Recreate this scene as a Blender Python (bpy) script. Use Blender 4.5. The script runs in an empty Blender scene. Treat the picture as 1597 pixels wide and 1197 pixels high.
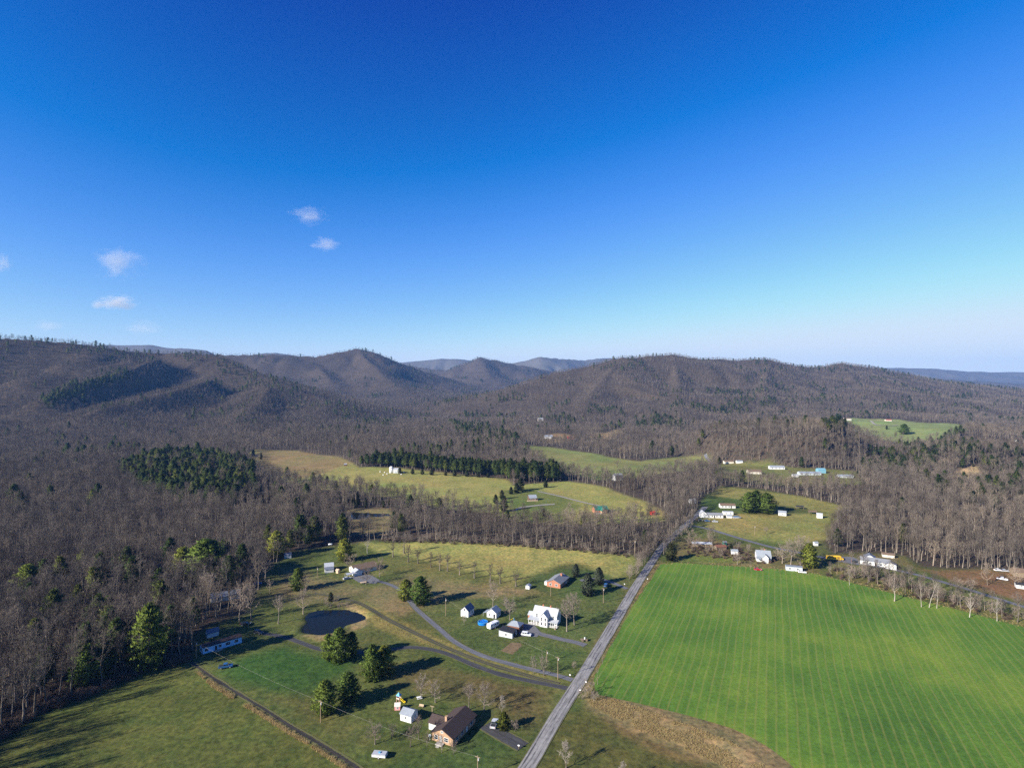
import bpy, math, random, bmesh
import numpy as np
from mathutils import Vector, Matrix
from mathutils.geometry import delaunay_2d_cdt

R = math.radians
random.seed(7)
scene = bpy.context.scene
COL = scene.collection

# ------------------------------------------------------------------ camera
CAMH, F, CX, CY = 120.0, 887.0, 798.5, 598.5        # metres; photo pixels
cam_data = bpy.data.cameras.new('camera')
cam = bpy.data.objects.new('camera', cam_data); COL.objects.link(cam)
cam.location = (0, 0, CAMH); cam.rotation_euler = (R(90), 0, 0)
cam_data.sensor_width = 36; cam_data.lens = F / 1597 * 36
cam_data.clip_start = 0.5; cam_data.clip_end = 40000
scene.camera = cam

# ------------------------------------------------------------------ sky + sun
SUN_EL = R(25.0)
SHADOW_HEAD = R(57.0)                 # heading of the shadows, clockwise from +Y
sun_to = Vector((-math.sin(SHADOW_HEAD) * math.cos(SUN_EL), -math.cos(SHADOW_HEAD) * math.cos(SUN_EL), math.sin(SUN_EL)))
world = bpy.data.worlds.new('World'); scene.world = world; world.use_nodes = True
wn, wl = world.node_tree.nodes, world.node_tree.links
wn.clear()
sky = wn.new('ShaderNodeTexSky'); sky.sky_type = 'NISHITA'; sky.sun_disc = False
sky.sun_elevation = SUN_EL; sky.sun_rotation = math.atan2(sun_to.x, sun_to.y)
sky.altitude = 400; sky.air_density = 1.0; sky.dust_density = 0.0; sky.ozone_density = 8.0
# the photograph's deep polarised blue: each channel of the sky with its own contrast
sep, cmb = wn.new('ShaderNodeSeparateColor'), wn.new('ShaderNodeCombineColor')
wl.new(sky.outputs[0], sep.inputs[0])
for ch, (gain, off, cap, soft) in enumerate(((2.1, 0.62, 5.0, 1.8), (1.5, 0.72, 5.7, 1.8), (1.6, 0.80, 6.2, 1.8))):
    ma = wn.new('ShaderNodeMath'); ma.operation = 'MULTIPLY_ADD'; ma.inputs[1].default_value = gain; ma.inputs[2].default_value = -gain * off
    sm = wn.new('ShaderNodeMath'); sm.operation = 'SMOOTH_MIN'; sm.inputs[1].default_value = cap; sm.inputs[2].default_value = soft
    mx = wn.new('ShaderNodeMath'); mx.operation = 'MAXIMUM'; mx.inputs[1].default_value = 0.02
    wl.new(sep.outputs[ch], ma.inputs[0]); wl.new(ma.outputs[0], sm.inputs[0]); wl.new(sm.outputs[0], mx.inputs[0]); wl.new(mx.outputs[0], cmb.inputs[ch])
bg = wn.new('ShaderNodeBackground'); bg.inputs['Strength'].default_value = 0.066
wo = wn.new('ShaderNodeOutputWorld')
wl.new(cmb.outputs[0], bg.inputs['Color']); wl.new(bg.outputs[0], wo.inputs['Surface'])
sl = bpy.data.lights.new('sun', 'SUN'); sl.energy = 5.0; sl.angle = R(0.5); sl.color = (1.0, 0.93, 0.82)
so = bpy.data.objects.new('sun', sl); COL.objects.link(so)
so.rotation_euler = (-sun_to).to_track_quat('-Z', 'Y').to_euler(); so.location = (-300, -200, 400)
scene.view_settings.view_transform = 'Standard'; scene.view_settings.look = 'None'
scene.view_settings.exposure = 1.2; scene.view_settings.gamma = 1
scene.cycles.use_denoising = False
scene.cycles.max_bounces = 4; scene.cycles.diffuse_bounces = 2; scene.cycles.volume_bounces = 0
scene.cycles.transparent_max_bounces = 4

# ------------------------------------------------------------------ noise + terrain function
def _hash(ix, iy, seed):
    h = (ix.astype(np.int64) * 374761393 + iy.astype(np.int64) * 668265263 + seed * 1274126177) & 0x7fffffff
    h = ((h ^ (h >> 13)) * 1274126177) & 0x7fffffff
    return ((h ^ (h >> 16)) & 0xffff) / 65535.0
def vnoise(x, y, seed=0):
    x = np.asarray(x, float); y = np.asarray(y, float)
    ix = np.floor(x); iy = np.floor(y); fx = x - ix; fy = y - iy
    fx = fx * fx * fx * (fx * (fx * 6 - 15) + 10); fy = fy * fy * fy * (fy * (fy * 6 - 15) + 10)
    a = _hash(ix, iy, seed); b = _hash(ix + 1, iy, seed); c = _hash(ix, iy + 1, seed); d = _hash(ix + 1, iy + 1, seed)
    return (a + (b - a) * fx) * (1 - fy) + (c + (d - c) * fx) * fy
def fbm(x, y, s, seed=0, octv=4):
    v = 0; a = 1; t = 0
    for k in range(octv):
        v = v + a * vnoise(np.asarray(x) / s, np.asarray(y) / s, seed + 17 * k); t += a; a *= 0.5; s *= 0.5
    return v / t
def sstep(a, b, v):
    t = np.clip((v - a) / (b - a), 0, 1); return t * t * (3 - 2 * t)

def crest(pts, drop=14):
    return [((px - CX) / F * Y, Y, CAMH - (py - CY) / F * Y - drop) for px, py, Y in pts]
RIDGES = [  # crest line, half width near side, half width far side
    (crest([(-500,470,1500),(-250,495,1650),(0,520,1900),(100,527,2000),(180,539,2150),(250,548,2250),(330,550,2300),(400,577,2200),(470,603,2050),(540,628,1950),(610,655,1850),(660,671,1750)]), 950, 800),
    (crest([(250,560,2100),(190,576,1850),(130,592,1650),(70,613,1450)]), 330, 330),
    (crest([(330,590,1950),(260,606,1700),(180,622,1500),(120,645,1300)]), 330, 330),
    (crest([(420,600,1950),(400,625,1700),(360,650,1450)]), 260, 260),
    (crest([(280,546,3500),(400,552,3700),(490,562,3800),(530,554,3900),(557,549,4000),(582,551,4000),(622,567,4100),(690,586,4300)]), 1150, 1200),
    (crest([(557,552,4000),(590,578,3500),(620,600,3200)]), 950, 950),
    (crest([(490,564,3800),(515,592,3300)]), 900, 900),
    (crest([(620,566,6000),(700,577,5800),(748,559,5500),(800,567,5600),(870,578,5800)]), 1400, 1500),
    (crest([(748,561,5500),(765,588,4700)]), 1000, 1000),
    (crest([(690,672,1800),(735,642,2050),(790,607,2300),(850,581,2500),(900,570,2600),(970,561,2700),(1050,557,2800),(1130,558,2900),(1200,562,3000),(1270,572,3100),(1312,567,3200),(1350,570,3300),(1400,577,3300),(1470,590,3300),(1540,599,3300),(1600,606,3300),(1800,612,3300)]), 1300, 900),
    (crest([(970,561,2700),(930,600,2200),(900,640,1800),(870,668,1500)]), 420, 420),
    (crest([(1050,557,2800),(1060,600,2200),(1060,650,1600),(1070,680,1300)]), 420, 420),
    (crest([(1200,562,3000),(1190,600,2300),(1200,640,1750),(1190,668,1400)]), 420, 420),
    (crest([(1312,567,3200),(1330,590,2700),(1380,620,2200)]), 450, 450),
    (crest([(100,535,7000),(215,537,7000),(260,541,7000),(320,548,7000)], 0), 1800, 1200),
    (crest([(380,556,7400),(430,551,7400),(500,562,7400)], 0), 1800, 1500),
    (crest([(600,568,8400),(690,559,8400),(760,566,8400)], 0), 1900, 1500),
    (crest([(790,570,8000),(822,563,8000),(843,558,8000),(880,560,8200),(905,562,8400),(940,557,8600),(980,560,8600),(1050,570,8600)], 0), 1900, 1500),
    (crest([(1290,576,9000),(1400,573,9000),(1450,574,9000),(1500,578,9000),(1545,580,9000),(1600,580,9000),(1800,580,9000)], 0), 2200, 1500),
    (crest([(1420,588,6000),(1500,592,6500),(1560,596,6500),(1610,598,6500),(1800,600,6500)], 0), 1500, 1200),
]
PONDS = [(-92.0, 289.5, 14.0, 15.0, -0.45), (-139.0, 520.0, 24.0, 13.0, -0.6)]      # x, y, rx, ry, water level
def terrain_exact(x, y):
    x = np.asarray(x, float); y = np.asarray(y, float)
    far = sstep(450, 1300, y)
    h = (fbm(x, y, 190, 3, 3) - 0.5) * (2.6 + 16 * far)
    m = np.zeros_like(h)
    for pts, w0, w1 in RIDGES:
        best = np.full(h.shape, 1e9); bz = np.zeros_like(h); bw = np.full(h.shape, float(w0))
        for (ax, ay, az), (bx, by, bzz) in zip(pts[:-1], pts[1:]):
            dx, dy = bx - ax, by - ay
            t = np.clip(((x - ax) * dx + (y - ay) * dy) / (dx * dx + dy * dy), 0, 1)
            qx, qy = ax + t * dx, ay + t * dy
            d = np.hypot(x - qx, y - qy)
            k = d < best
            best = np.where(k, d, best); bz = np.where(k, az + t * (bzz - az), bz)
            bw = np.where(k, np.where(y > qy, w1, w0), bw)
        t = np.clip(best / bw, 0, 1)
        g = 0.5 * (1 + np.cos(np.pi * t)); g = 0.55 * g + 0.45 * (1 - t) ** 2
        sc = np.clip(bw / 3.2, 120, 420)
        rn = 1 - np.abs(2 * vnoise(x / 260 + 5.2, y / 330, 11) - 1)
        rn2 = 1 - np.abs(2 * vnoise(x / 110, y / 140 + 3.1, 23) - 1)
        cut = (0.30 * rn + 0.12 * rn2) * 4 * g * (1 - g)
        hz = np.maximum(bz, 0) * g * (1 - cut)
        m = np.maximum(m, hz) + 0.10 * np.minimum(m, hz)
    h = h + m
    # knoll that carries the high pasture on the right, and the clay-bank hill beside it
    e = np.hypot((x - 800) / 420, (y - 1290) / 330); h = h + 21 * (1 - sstep(0.45, 1.0, e))
    e = np.hypot((x - 730) / 190, (y - 880) / 150); h = h + 17 * (1 - sstep(0.2, 1.0, e))
    e = np.hypot((x - 455) / 175, (y - 975) / 150); h = h + 42 * (1 - sstep(0.60, 1.0, e)) * (0.8 + 0.4 * vnoise(x / 70, y / 70, 8))     # wooded hill whose right flank lies in shade
    for cx, cy, rx, ry, lv in PONDS:
        th = np.arctan2(y - cy, x - cx); e = np.hypot((x - cx) / rx, (y - cy) / ry) / (1 + 0.14 * np.sin(3 * th + 0.6) + 0.07 * np.sin(5 * th + 1) + .02 * np.sin(11 * th))
        near = 1 - sstep(1.3, 2.6, e)
        h = h * (1 - near)
        h = h - 1.9 * (1 - sstep(0.82, 1.12, e))
        ang = np.arctan2(y - cy, x - cx)
        side = np.clip(0.35 + 0.75 * np.cos(ang + 0.9), 0, 1)      # the dam: front and right
        h = h + 1.0 * side * np.exp(-((e - 1.25) / 0.16) ** 2)
    return h

# terrain heights are read from the same grid the ground sheet is built on, so everything stands on the sheet itself
ys = [-150.0]
while ys[-1] < 11000: ys.append(ys[-1] + max(2.0, 0.0085 * max(ys[-1], 0)))
ys = np.array(ys); NX = 560
u = np.linspace(-1, 1, NX)
YY = np.repeat(ys[:, None], NX, 1); XX = u[None, :] * (1.12 * np.maximum(YY, 0) + 190)
ZZ = terrain_exact(XX, YY)
def terrain(x, y):
    x, y = np.broadcast_arrays(np.asarray(x, float), np.asarray(y, float))
    r = np.clip(np.searchsorted(ys, y) - 1, 0, len(ys) - 2); fr = np.clip((y - ys[r]) / (ys[r + 1] - ys[r]), 0, 1)
    h = 0
    for rr, w in ((r, 1 - fr), (r + 1, fr)):
        c = np.clip((x / (1.12 * np.maximum(ys[rr], 0) + 190) + 1) * 0.5 * (NX - 1), 0, NX - 1.001); ci = c.astype(int); fc = c - ci
        h = h + w * (ZZ[rr, ci] * (1 - fc) + ZZ[rr, ci + 1] * fc)
    return h

def ray(pts):
    """photo pixels -> points on the terrain, shape (n,3)"""
    p = np.array(pts, float).reshape(-1, 2)
    dx = (p[:, 0] - CX) / F; dz = -(p[:, 1] - CY) / F
    Ys = 60 * np.exp(np.linspace(0, math.log(15000 / 60), 700))
    XX = dx[:, None] * Ys; ZZ = CAMH + dz[:, None] * Ys
    H = terrain(XX, np.broadcast_to(Ys, XX.shape))
    hit = ZZ < H; i = np.where(hit.any(1), hit.argmax(1), len(Ys) - 1); i = np.maximum(i, 1)
    lo, hi = Ys[i - 1].copy(), Ys[i].copy()
    for _ in range(14):
        mid = 0.5 * (lo + hi); below = CAMH + dz * mid < terrain(dx * mid, mid)
        hi = np.where(below, mid, hi); lo = np.where(below, lo, mid)
    return np.stack([dx * hi, hi, terrain(dx * hi, hi)], 1)
def g1(px, py):
    v = ray([(px, py)])[0]; return Vector(v)
def gz(x, y):
    return float(terrain(np.array([x]), np.array([y]))[0])
def flat(pts):                       # nearly flat valley floor: quick conversion, then z
    return ray(pts)[:, :2]
def inpoly(x, y, poly):
    ins = np.zeros(x.shape, bool); n = len(poly)
    for i in range(n):
        x0, y0 = poly[i]; x1, y1 = poly[(i + 1) % n]
        c = ((y0 > y) != (y1 > y)) & (x < (x1 - x0) * (y - y0) / (y1 - y0 + 1e-12) + x0)
        ins ^= c
    return ins
def sdist(x, y, poly):               # + inside
    d = np.full(x.shape, 1e9); n = len(poly)
    for i in range(n):
        x0, y0 = poly[i]; x1, y1 = poly[(i + 1) % n]; dx, dy = x1 - x0, y1 - y0
        t = np.clip(((x - x0) * dx + (y - y0) * dy) / (dx * dx + dy * dy + 1e-9), 0, 1)
        d = np.minimum(d, np.hypot(x - x0 - t * dx, y - y0 - t * dy))
    return np.where(inpoly(x, y, poly), d, -d)
def smask(x, y, poly, feather):
    poly = np.asarray(poly); out = np.zeros(x.shape)
    b = (x > poly[:, 0].min() - feather) & (x < poly[:, 0].max() + feather) & (y > poly[:, 1].min() - feather) & (y < poly[:, 1].max() + feather)
    if b.any():
        out[b] = sstep(-feather, feather, sdist(x[b], y[b], poly) + feather * 1.3 * (fbm(x[b], y[b], 22, 5, 3) - 0.5))
    return out

# ------------------------------------------------------------------ material helpers
def mat(name, rough=0.9, spec=0.2):
    m = bpy.data.materials.new(name); m.use_nodes = True
    b = m.node_tree.nodes['Principled BSDF']
    b.inputs['Roughness'].default_value = rough; b.inputs['Specular IOR Level'].default_value = spec
    return m, m.node_tree.nodes, m.node_tree.links, b
def nd(n, kind, **kw):
    o = n.new(kind)
    for k, v in kw.items():
        if k in o.inputs: o.inputs[k].default_value = v
        else: setattr(o, k, v)
    return o
def ramp(n, stops):
    r = n.new('ShaderNodeValToRGB'); e = r.color_ramp.elements
    while len(e) < len(stops): e.new(0.5)
    for el, (p, c) in zip(e, stops): el.position = p; el.color = (*c, 1) if len(c) == 3 else c
    return r
def mixc(n, l, a, b, fac, mode='MIX'):
    m = n.new('ShaderNodeMix'); m.data_type = 'RGBA'; m.blend_type = mode
    for sock, v in ((m.inputs['Factor'], fac), (m.inputs['A'], a), (m.inputs['B'], b)):
        if hasattr(v, 'is_linked') or hasattr(v, 'links'): l.new(v, sock)
        elif isinstance(v, (int, float)): sock.default_value = v
        else: sock.default_value = (*v, 1)
    return m.outputs['Result']
for_inputs = None
def plain(name, c, rough=0.8, spec=0.25, var=0.10, scale=1.5, metal=0.0):
    """painted / weathered surface: base colour with blotchy wear"""
    m, n, l, b = mat(name, rough, spec)
    tc = n.new('ShaderNodeTexCoord'); nz = nd(n, 'ShaderNodeTexNoise', Scale=scale, Detail=5.0, Roughness=0.65)
    l.new(tc.outputs['Object'], nz.inputs['Vector'])
    rp = ramp(n, [(0.3, tuple(max(0, v * (1 - 2 * var)) for v in c)), (0.7, tuple(min(1, v * (1 + var)) for v in c))])
    l.new(nz.outputs[0], rp.inputs[0]); l.new(rp.outputs[0], b.inputs['Base Color'])
    b.inputs['Metallic'].default_value = metal
    return m
MAT = {}

# ------------------------------------------------------------------ mesh helpers
def link(o, parent=None):
    COL.objects.link(o)
    if parent is not None: o.parent = parent
    return o
def new_mesh(name, v, f, mats=(), smooth=False, mi=None):
    me = bpy.data.meshes.new(name); me.from_pydata([tuple(p) for p in v], [], f)
    for m in mats: me.materials.append(m)
    if mi is not None: me.polygons.foreach_set('material_index', np.asarray(mi, np.int32))
    if smooth: me.shade_smooth()
    me.update(); return me
def np_mesh(name, v, tris, mats=(), mi=None, smooth=False, quads=False):
    me = bpy.data.meshes.new(name); v = np.asarray(v, np.float32); tris = np.asarray(tris, np.int32); k = tris.shape[1]
    me.vertices.add(len(v)); me.vertices.foreach_set('co', v.ravel())
    me.loops.add(tris.size); me.loops.foreach_set('vertex_index', tris.ravel())
    me.polygons.add(len(tris)); me.polygons.foreach_set('loop_start', np.arange(0, tris.size, k, dtype=np.int32))
    me.polygons.foreach_set('loop_total', np.full(len(tris), k, np.int32))
    for m in mats: me.materials.append(m)
    if mi is not None: me.polygons.foreach_set('material_index', np.asarray(mi, np.int32))
    me.update(calc_edges=True)
    if smooth: me.shade_smooth()
    return me
def tag(o, label, cat=None, group=None, kind=None):
    if label: o['label'] = label
    if cat: o['category'] = cat
    if group: o['group'] = group
    if kind: o['kind'] = kind
    return o
def thing(name, label, cat, loc=(0, 0, 0), rz=0.0, group=None):
    o = bpy.data.objects.new(name, None); o.empty_display_size = 0.5; COL.objects.link(o)
    o.location = loc; o.rotation_euler = (0, 0, rz); return tag(o, label, cat, group)
def struct(name, me, label, kind='structure', cat='ground'):
    o = bpy.data.objects.new(name, me); COL.objects.link(o); return tag(o, label, cat, None, kind)
class MB:
    """collects boxes / prisms / tubes of one part"""
    def __init__(s): s.v = []; s.f = []; s.m = []
    def add(s, v, f, mi=0):
        o = len(s.v); s.v += [tuple(p) for p in v]; s.f += [tuple(i + o for i in q) for q in f]; s.m += [mi] * len(f); return s
    def box(s, x0, x1, y0, y1, z0, z1, mi=0):
        v = [(x0,y0,z0),(x1,y0,z0),(x1,y1,z0),(x0,y1,z0),(x0,y0,z1),(x1,y0,z1),(x1,y1,z1),(x0,y1,z1)]
        return s.add(v, [(0,3,2,1),(4,5,6,7),(0,1,5,4),(1,2,6,5),(2,3,7,6),(3,0,4,7)], mi)
    def prism(s, prof, y0, y1, mi=0):       # profile (x,z) counter-clockwise, extruded along y
        n = len(prof); v = [(x, y0, z) for x, z in prof] + [(x, y1, z) for x, z in prof]
        f = [tuple(range(n)), tuple(range(2 * n - 1, n - 1, -1))] + [((i + 1) % n, i, n + i, n + (i + 1) % n) for i in range(n)]
        return s.add(v, f, mi)
    def prismx(s, prof, x0, x1, mi=0):      # profile (y,z) extruded along x
        n = len(prof); v = [(x0, y, z) for y, z in prof] + [(x1, y, z) for y, z in prof]
        f = [tuple(range(n - 1, -1, -1)), tuple(range(n, 2 * n))] + [(i, (i + 1) % n, n + (i + 1) % n, n + i) for i in range(n)]
        return s.add(v, f, mi)
    def tube(s, pts, radii, n=8, mi=0, cap=True):
        pts = [Vector(p) for p in pts]; rings = []; o = len(s.v); vs = []; fs = []
        for i, p in enumerate(pts):
            d = (pts[min(i + 1, len(pts) - 1)] - pts[max(i - 1, 0)]).normalized()
            a = d.orthogonal().normalized(); b = d.cross(a)
            r = radii[i] if hasattr(radii, '__len__') else radii
            vs += [p + a * r * math.cos(2 * math.pi * k / n) + b * r * math.sin(2 * math.pi * k / n) for k in range(n)]
        for i in range(len(pts) - 1):
            fs += [(i * n + k, i * n + (k + 1) % n, (i + 1) * n + (k + 1) % n, (i + 1) * n + k) for k in range(n)]
        if cap: fs += [tuple(range(n - 1, -1, -1)), tuple((len(pts) - 1) * n + k for k in range(n))]
        return s.add(vs, fs, mi)
    def build(s, name, mats, parent=None, smooth=False, bevel=0):
        if not isinstance(mats, (list, tuple)): mats = [mats]
        me = new_mesh(name, s.v, s.f, mats, smooth, s.m)
        o = bpy.data.objects.new(name, me); link(o, parent)
        if bevel:
            b = o.modifiers.new('bevel', 'BEVEL'); b.width = bevel; b.segments = 2; b.limit_method = 'ANGLE'
        return o

# ------------------------------------------------------------------ regions of the valley (photo pixels -> ground)
OPEN = [flat(p) for p in [
    [(-50,1225),(0,1152),(62,1112),(134,1085),(234,1043),(290,1030),(302,1012),(300,990),(330,972),(380,958),(398,945),(400,925),(415,905),(410,890),(440,873),(455,860),(480,856),(520,850),(560,846),(585,842),(700,845),(800,850),(900,857),(980,866),(1003,873),(1022,862),(1036,842),(1052,826),(1075,812),(1090,793),(1103,772),(1130,758),(1190,763),(1250,774),(1320,790),(1300,815),(1283,845),(1300,863),(1345,861),(1410,866),(1440,884),(1500,887),(1597,889),(1760,905),(1760,1400),(-40,1400)],
    [(385,706),(400,701),(460,703),(530,713),(560,728),(620,729),(700,738),(790,747),(800,757),(830,754),(880,750),(935,757),(1000,780),(1035,797),(1040,812),(985,815),(930,817),(870,817),(800,812),(760,800),(700,793),(640,783),(560,766),(500,763),(440,748),(400,735)],
    [(540,794),(608,793),(612,815),(602,834),(552,834),(545,816)],
    [(810,694),(860,697),(900,703),(960,714),(1000,719),(1060,712),(1110,714),(1115,728),(1060,735),(1000,745),(930,748),(870,735),(835,715)],
    [(1110,722),(1200,721),(1240,729),(1335,734),(1345,757),(1230,757),(1150,750),(1120,744)],
    [(1298,655),(1330,651),(1400,654),(1500,662),(1507,671),(1470,684),(1420,692),(1380,686),(1330,672)],
    [(838,682),(870,675),(896,679),(880,690),(850,691)],
    [(925,682),(965,667),(976,672),(945,687)],
    [(1478,744),(1495,731),(1520,728),(1537,738),(1525,752),(1490,752)],
]]
C_LITTER = (0.066, 0.052, 0.041); C_LAWN = (0.085, 0.098, 0.030); C_GREEN = (0.058, 0.100, 0.024); C_LUSH = (0.040, 0.082, 0.020)
C_BROWN = (0.170, 0.137, 0.068); C_HAY = (0.232, 0.228, 0.072); C_TAN = (0.300, 0.220, 0.105); C_RUST = (0.170, 0.100, 0.052); C_DARK = (0.084, 0.093, 0.026)
PAINT = [  # photo polygon, colour, feather (m), strength
    ('o', 0, C_LAWN, 4, 1), ('o', 1, C_HAY, 5, 1), ('o', 2, C_BROWN, 4, 1), ('o', 3, (0.175, 0.190, 0.065), 8, 1), ('o', 4, (0.15, 0.16, 0.05), 8, .9), ('o', 5, (0.19, 0.225, 0.085), 10, 1), ('o', 6, C_TAN, 14, .5), ('o', 7, C_TAN, 14, .9), ('o', 8, (0.42, 0.31, 0.17), 9, .95),
    ([(400,700),(460,702),(530,712),(545,722),(510,737),(470,745),(400,735)], (0.20, 0.150, 0.070), 8, .9),
    ([(780,765),(830,760),(880,775),(905,790),(880,812),(800,812)], (0.10, 0.130, 0.035), 5, .9),
    ([(1090,790),(1103,770),(1140,775),(1190,790),(1160,800),(1100,800)], C_GREEN, 5, .7),
    ([(1110,800),(1200,803),(1300,800),(1290,840),(1240,850),(1150,838),(1100,822)], (0.205, 0.192, 0.062), 5, 1),
    ([(1120,757),(1250,773),(1320,790),(1300,800),(1200,785),(1110,772)], (0.205, 0.190, 0.062), 4, 1),
    ([(1060,840),(1110,838),(1200,860),(1280,872),(1270,893),(1150,884),(1050,872)], (0.150, 0.125, 0.055), 4, .9),
    ([(1075,865),(1140,868),(1165,876),(1120,879),(1060,874)], (0.12, 0.15, 0.035), 3, .9),
    ([(1390,870),(1440,888),(1520,888),(1597,892),(1760,905),(1760,960),(1600,940),(1480,905)], C_RUST, 5, 1),
    ([(1310,876),(1400,892),(1480,913),(1600,948),(1600,975),(1500,950),(1400,925),(1290,893)], (0.125, 0.120, 0.042), 3, 1),
    ([(1280,868),(1340,862),(1410,868),(1420,884),(1330,868),(1310,880)], (0.14, 0.115, 0.05), 4, .8),
    ([(560,846),(700,845),(800,850),(900,857),(985,866),(988,882),(960,905),(930,890),(905,878),(870,882),(845,892),(800,906),(740,893),(680,880),(640,868),(590,862)], C_HAY, 4, 1),
    ([(450,885),(520,905),(580,915),(640,893),(760,907),(850,920),(760,937),(700,930),(660,945),(630,960),(600,952),(560,930),(470,945),(420,930)], C_BROWN, 7, .9),
    ([(500,880),(640,870),(740,896),(830,912),(760,918),(620,893),(560,905)], (0.14, 0.135, 0.045), 5, .7),
    ([(640,958),(700,938),(760,930),(850,932),(905,925),(985,905),(940,985),(905,1045),(880,1050),(800,1032),(740,1015),(690,985)], (0.086, 0.102, 0.034), 5, .95),
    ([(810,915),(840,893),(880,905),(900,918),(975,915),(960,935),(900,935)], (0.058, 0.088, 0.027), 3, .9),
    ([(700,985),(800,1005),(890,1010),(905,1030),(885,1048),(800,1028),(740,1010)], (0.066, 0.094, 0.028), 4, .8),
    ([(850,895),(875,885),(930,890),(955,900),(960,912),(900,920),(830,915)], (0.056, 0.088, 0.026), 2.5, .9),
    ([(335,1050),(390,1022),(440,1010),(500,1018),(570,1028),(550,1045),(470,1085),(410,1082)], C_LUSH, 6, 1),
    ([(580,1040),(700,1025),(800,1060),(870,1075),(830,1130),(780,1110),(700,1090),(640,1080)], (0.115, 0.090, 0.038), 7, .85),
    ([(600,1080),(700,1090),(780,1108),(760,1125),(640,1140),(590,1110)], (0.085, 0.100, 0.030), 5, .8),
    ([(690,1175),(740,1135),(790,1150),(812,1165),(790,1200),(700,1220),(600,1220),(600,1190)], (0.060, 0.086, 0.026), 3.5, .95),
    ([(425,1085),(480,1090),(560,1130),(600,1160),(560,1165),(500,1130)], (0.110, 0.100, 0.036), 5, .8),
    ([(-150,1180),(0,1128),(134,1082),(234,1040),(290,1028),(312,1045),(400,1100),(500,1160),(560,1200),(640,1400),(-150,1400)], C_DARK, 2.5, 1),
    ([(880,1112),(920,1097),(1010,1135),(1110,1180),(1170,1205),(1220,1400),(700,1400)], (0.085, 0.088, 0.028), 3, 1),
    ([(940,1115),(1000,1132),(1090,1172),(1140,1200),(1060,1190),(980,1150)], (0.150, 0.110, 0.048), 3, .9),
    ([(905,1080),(935,1075),(965,1088),(1060,1108),(1150,1135),(1220,1172),(1260,1240),(1200,1240),(1110,1192),(1000,1145),(915,1105)], C_BROWN, 2.2, 1),
    ([(925,1098),(960,1095),(1060,1128),(1140,1158),(1180,1190),(1170,1200),(1080,1172),(1000,1140)], C_TAN, 1.6, .6),
    ([(472,990),(500,1000),(545,985),(575,975),(572,955),(548,938),(520,940),(560,958),(540,985)], (0.26, 0.20, 0.10), 2.0, .9),
    ([(550,936),(575,942),(660,985),(760,1028),(860,1056),(880,1064),(860,1068),(760,1042),(640,1000),(580,975)], (0.190, 0.165, 0.055), 2.2, .9),
    ([(640,1005),(760,1040),(860,1066),(870,1072),(780,1062),(690,1040)], (0.07, 0.10, 0.026), 3, .7),
    ([(898,1060),(935,990),(985,915),(1015,882),(1028,872),(1034,880),(985,960),(940,1040),(920,1085)], (0.150, 0.118, 0.052), 1.6, .9),
]
def ground_colour(x, y):
    c = np.empty(x.shape + (3,)); c[:] = C_LITTER
    v = fbm(x, y, 60, 41, 4)[..., None]
    c = c * (0.75 + 0.5 * v)
    n = 0.74 + 0.52 * fbm(x, y, 18, 77, 5)[..., None]; t = 1.25 * (fbm(x, y, 48, 91, 5)[..., None] - 0.5)     # worn brown / greener drifts
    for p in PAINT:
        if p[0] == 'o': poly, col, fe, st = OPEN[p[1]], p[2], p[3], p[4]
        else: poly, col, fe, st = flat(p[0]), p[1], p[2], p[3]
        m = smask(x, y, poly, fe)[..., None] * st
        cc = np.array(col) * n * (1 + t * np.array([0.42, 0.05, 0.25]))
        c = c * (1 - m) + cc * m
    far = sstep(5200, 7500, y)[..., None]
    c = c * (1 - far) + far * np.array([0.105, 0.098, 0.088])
    return np.clip(c, 0.004, 0.6)

m, n, l, b = mat('grassland', 0.95, 0.08); MAT['ground'] = m
at = nd(n, 'ShaderNodeAttribute', attribute_name='Col'); tc = n.new('ShaderNodeTexCoord')
n1 = nd(n, 'ShaderNodeTexNoise', Scale=0.55, Detail=7.0, Roughness=0.72); n2 = nd(n, 'ShaderNodeTexNoise', Scale=0.16, Detail=5.0, Roughness=0.7)
for q in (n1, n2): l.new(tc.outputs['Object'], q.inputs['Vector'])
r1 = ramp(n, [(0.28, (0.35, 0.36, 0.36)), (0.5, (0.95, 0.95, 0.95)), (0.74, (1.75, 1.65, 1.4))]); l.new(n1.outputs[0], r1.inputs[0])
r2 = ramp(n, [(0.32, (0.72, 0.86, 0.8)), (0.68, (1.32, 1.15, 1.1))]); l.new(n2.outputs[0], r2.inputs[0])
c1 = mixc(n, l, at.outputs['Color'], r1.outputs[0], 1.0, 'MULTIPLY'); c2 = mixc(n, l, c1, r2.outputs[0], 1.0, 'MULTIPLY')
l.new(c2, b.inputs['Base Color'])
bp = nd(n, 'ShaderNodeBump', Strength=0.5, Distance=0.35); l.new(n1.outputs[0], bp.inputs['Height']); l.new(bp.outputs[0], b.inputs['Normal'])

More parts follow.
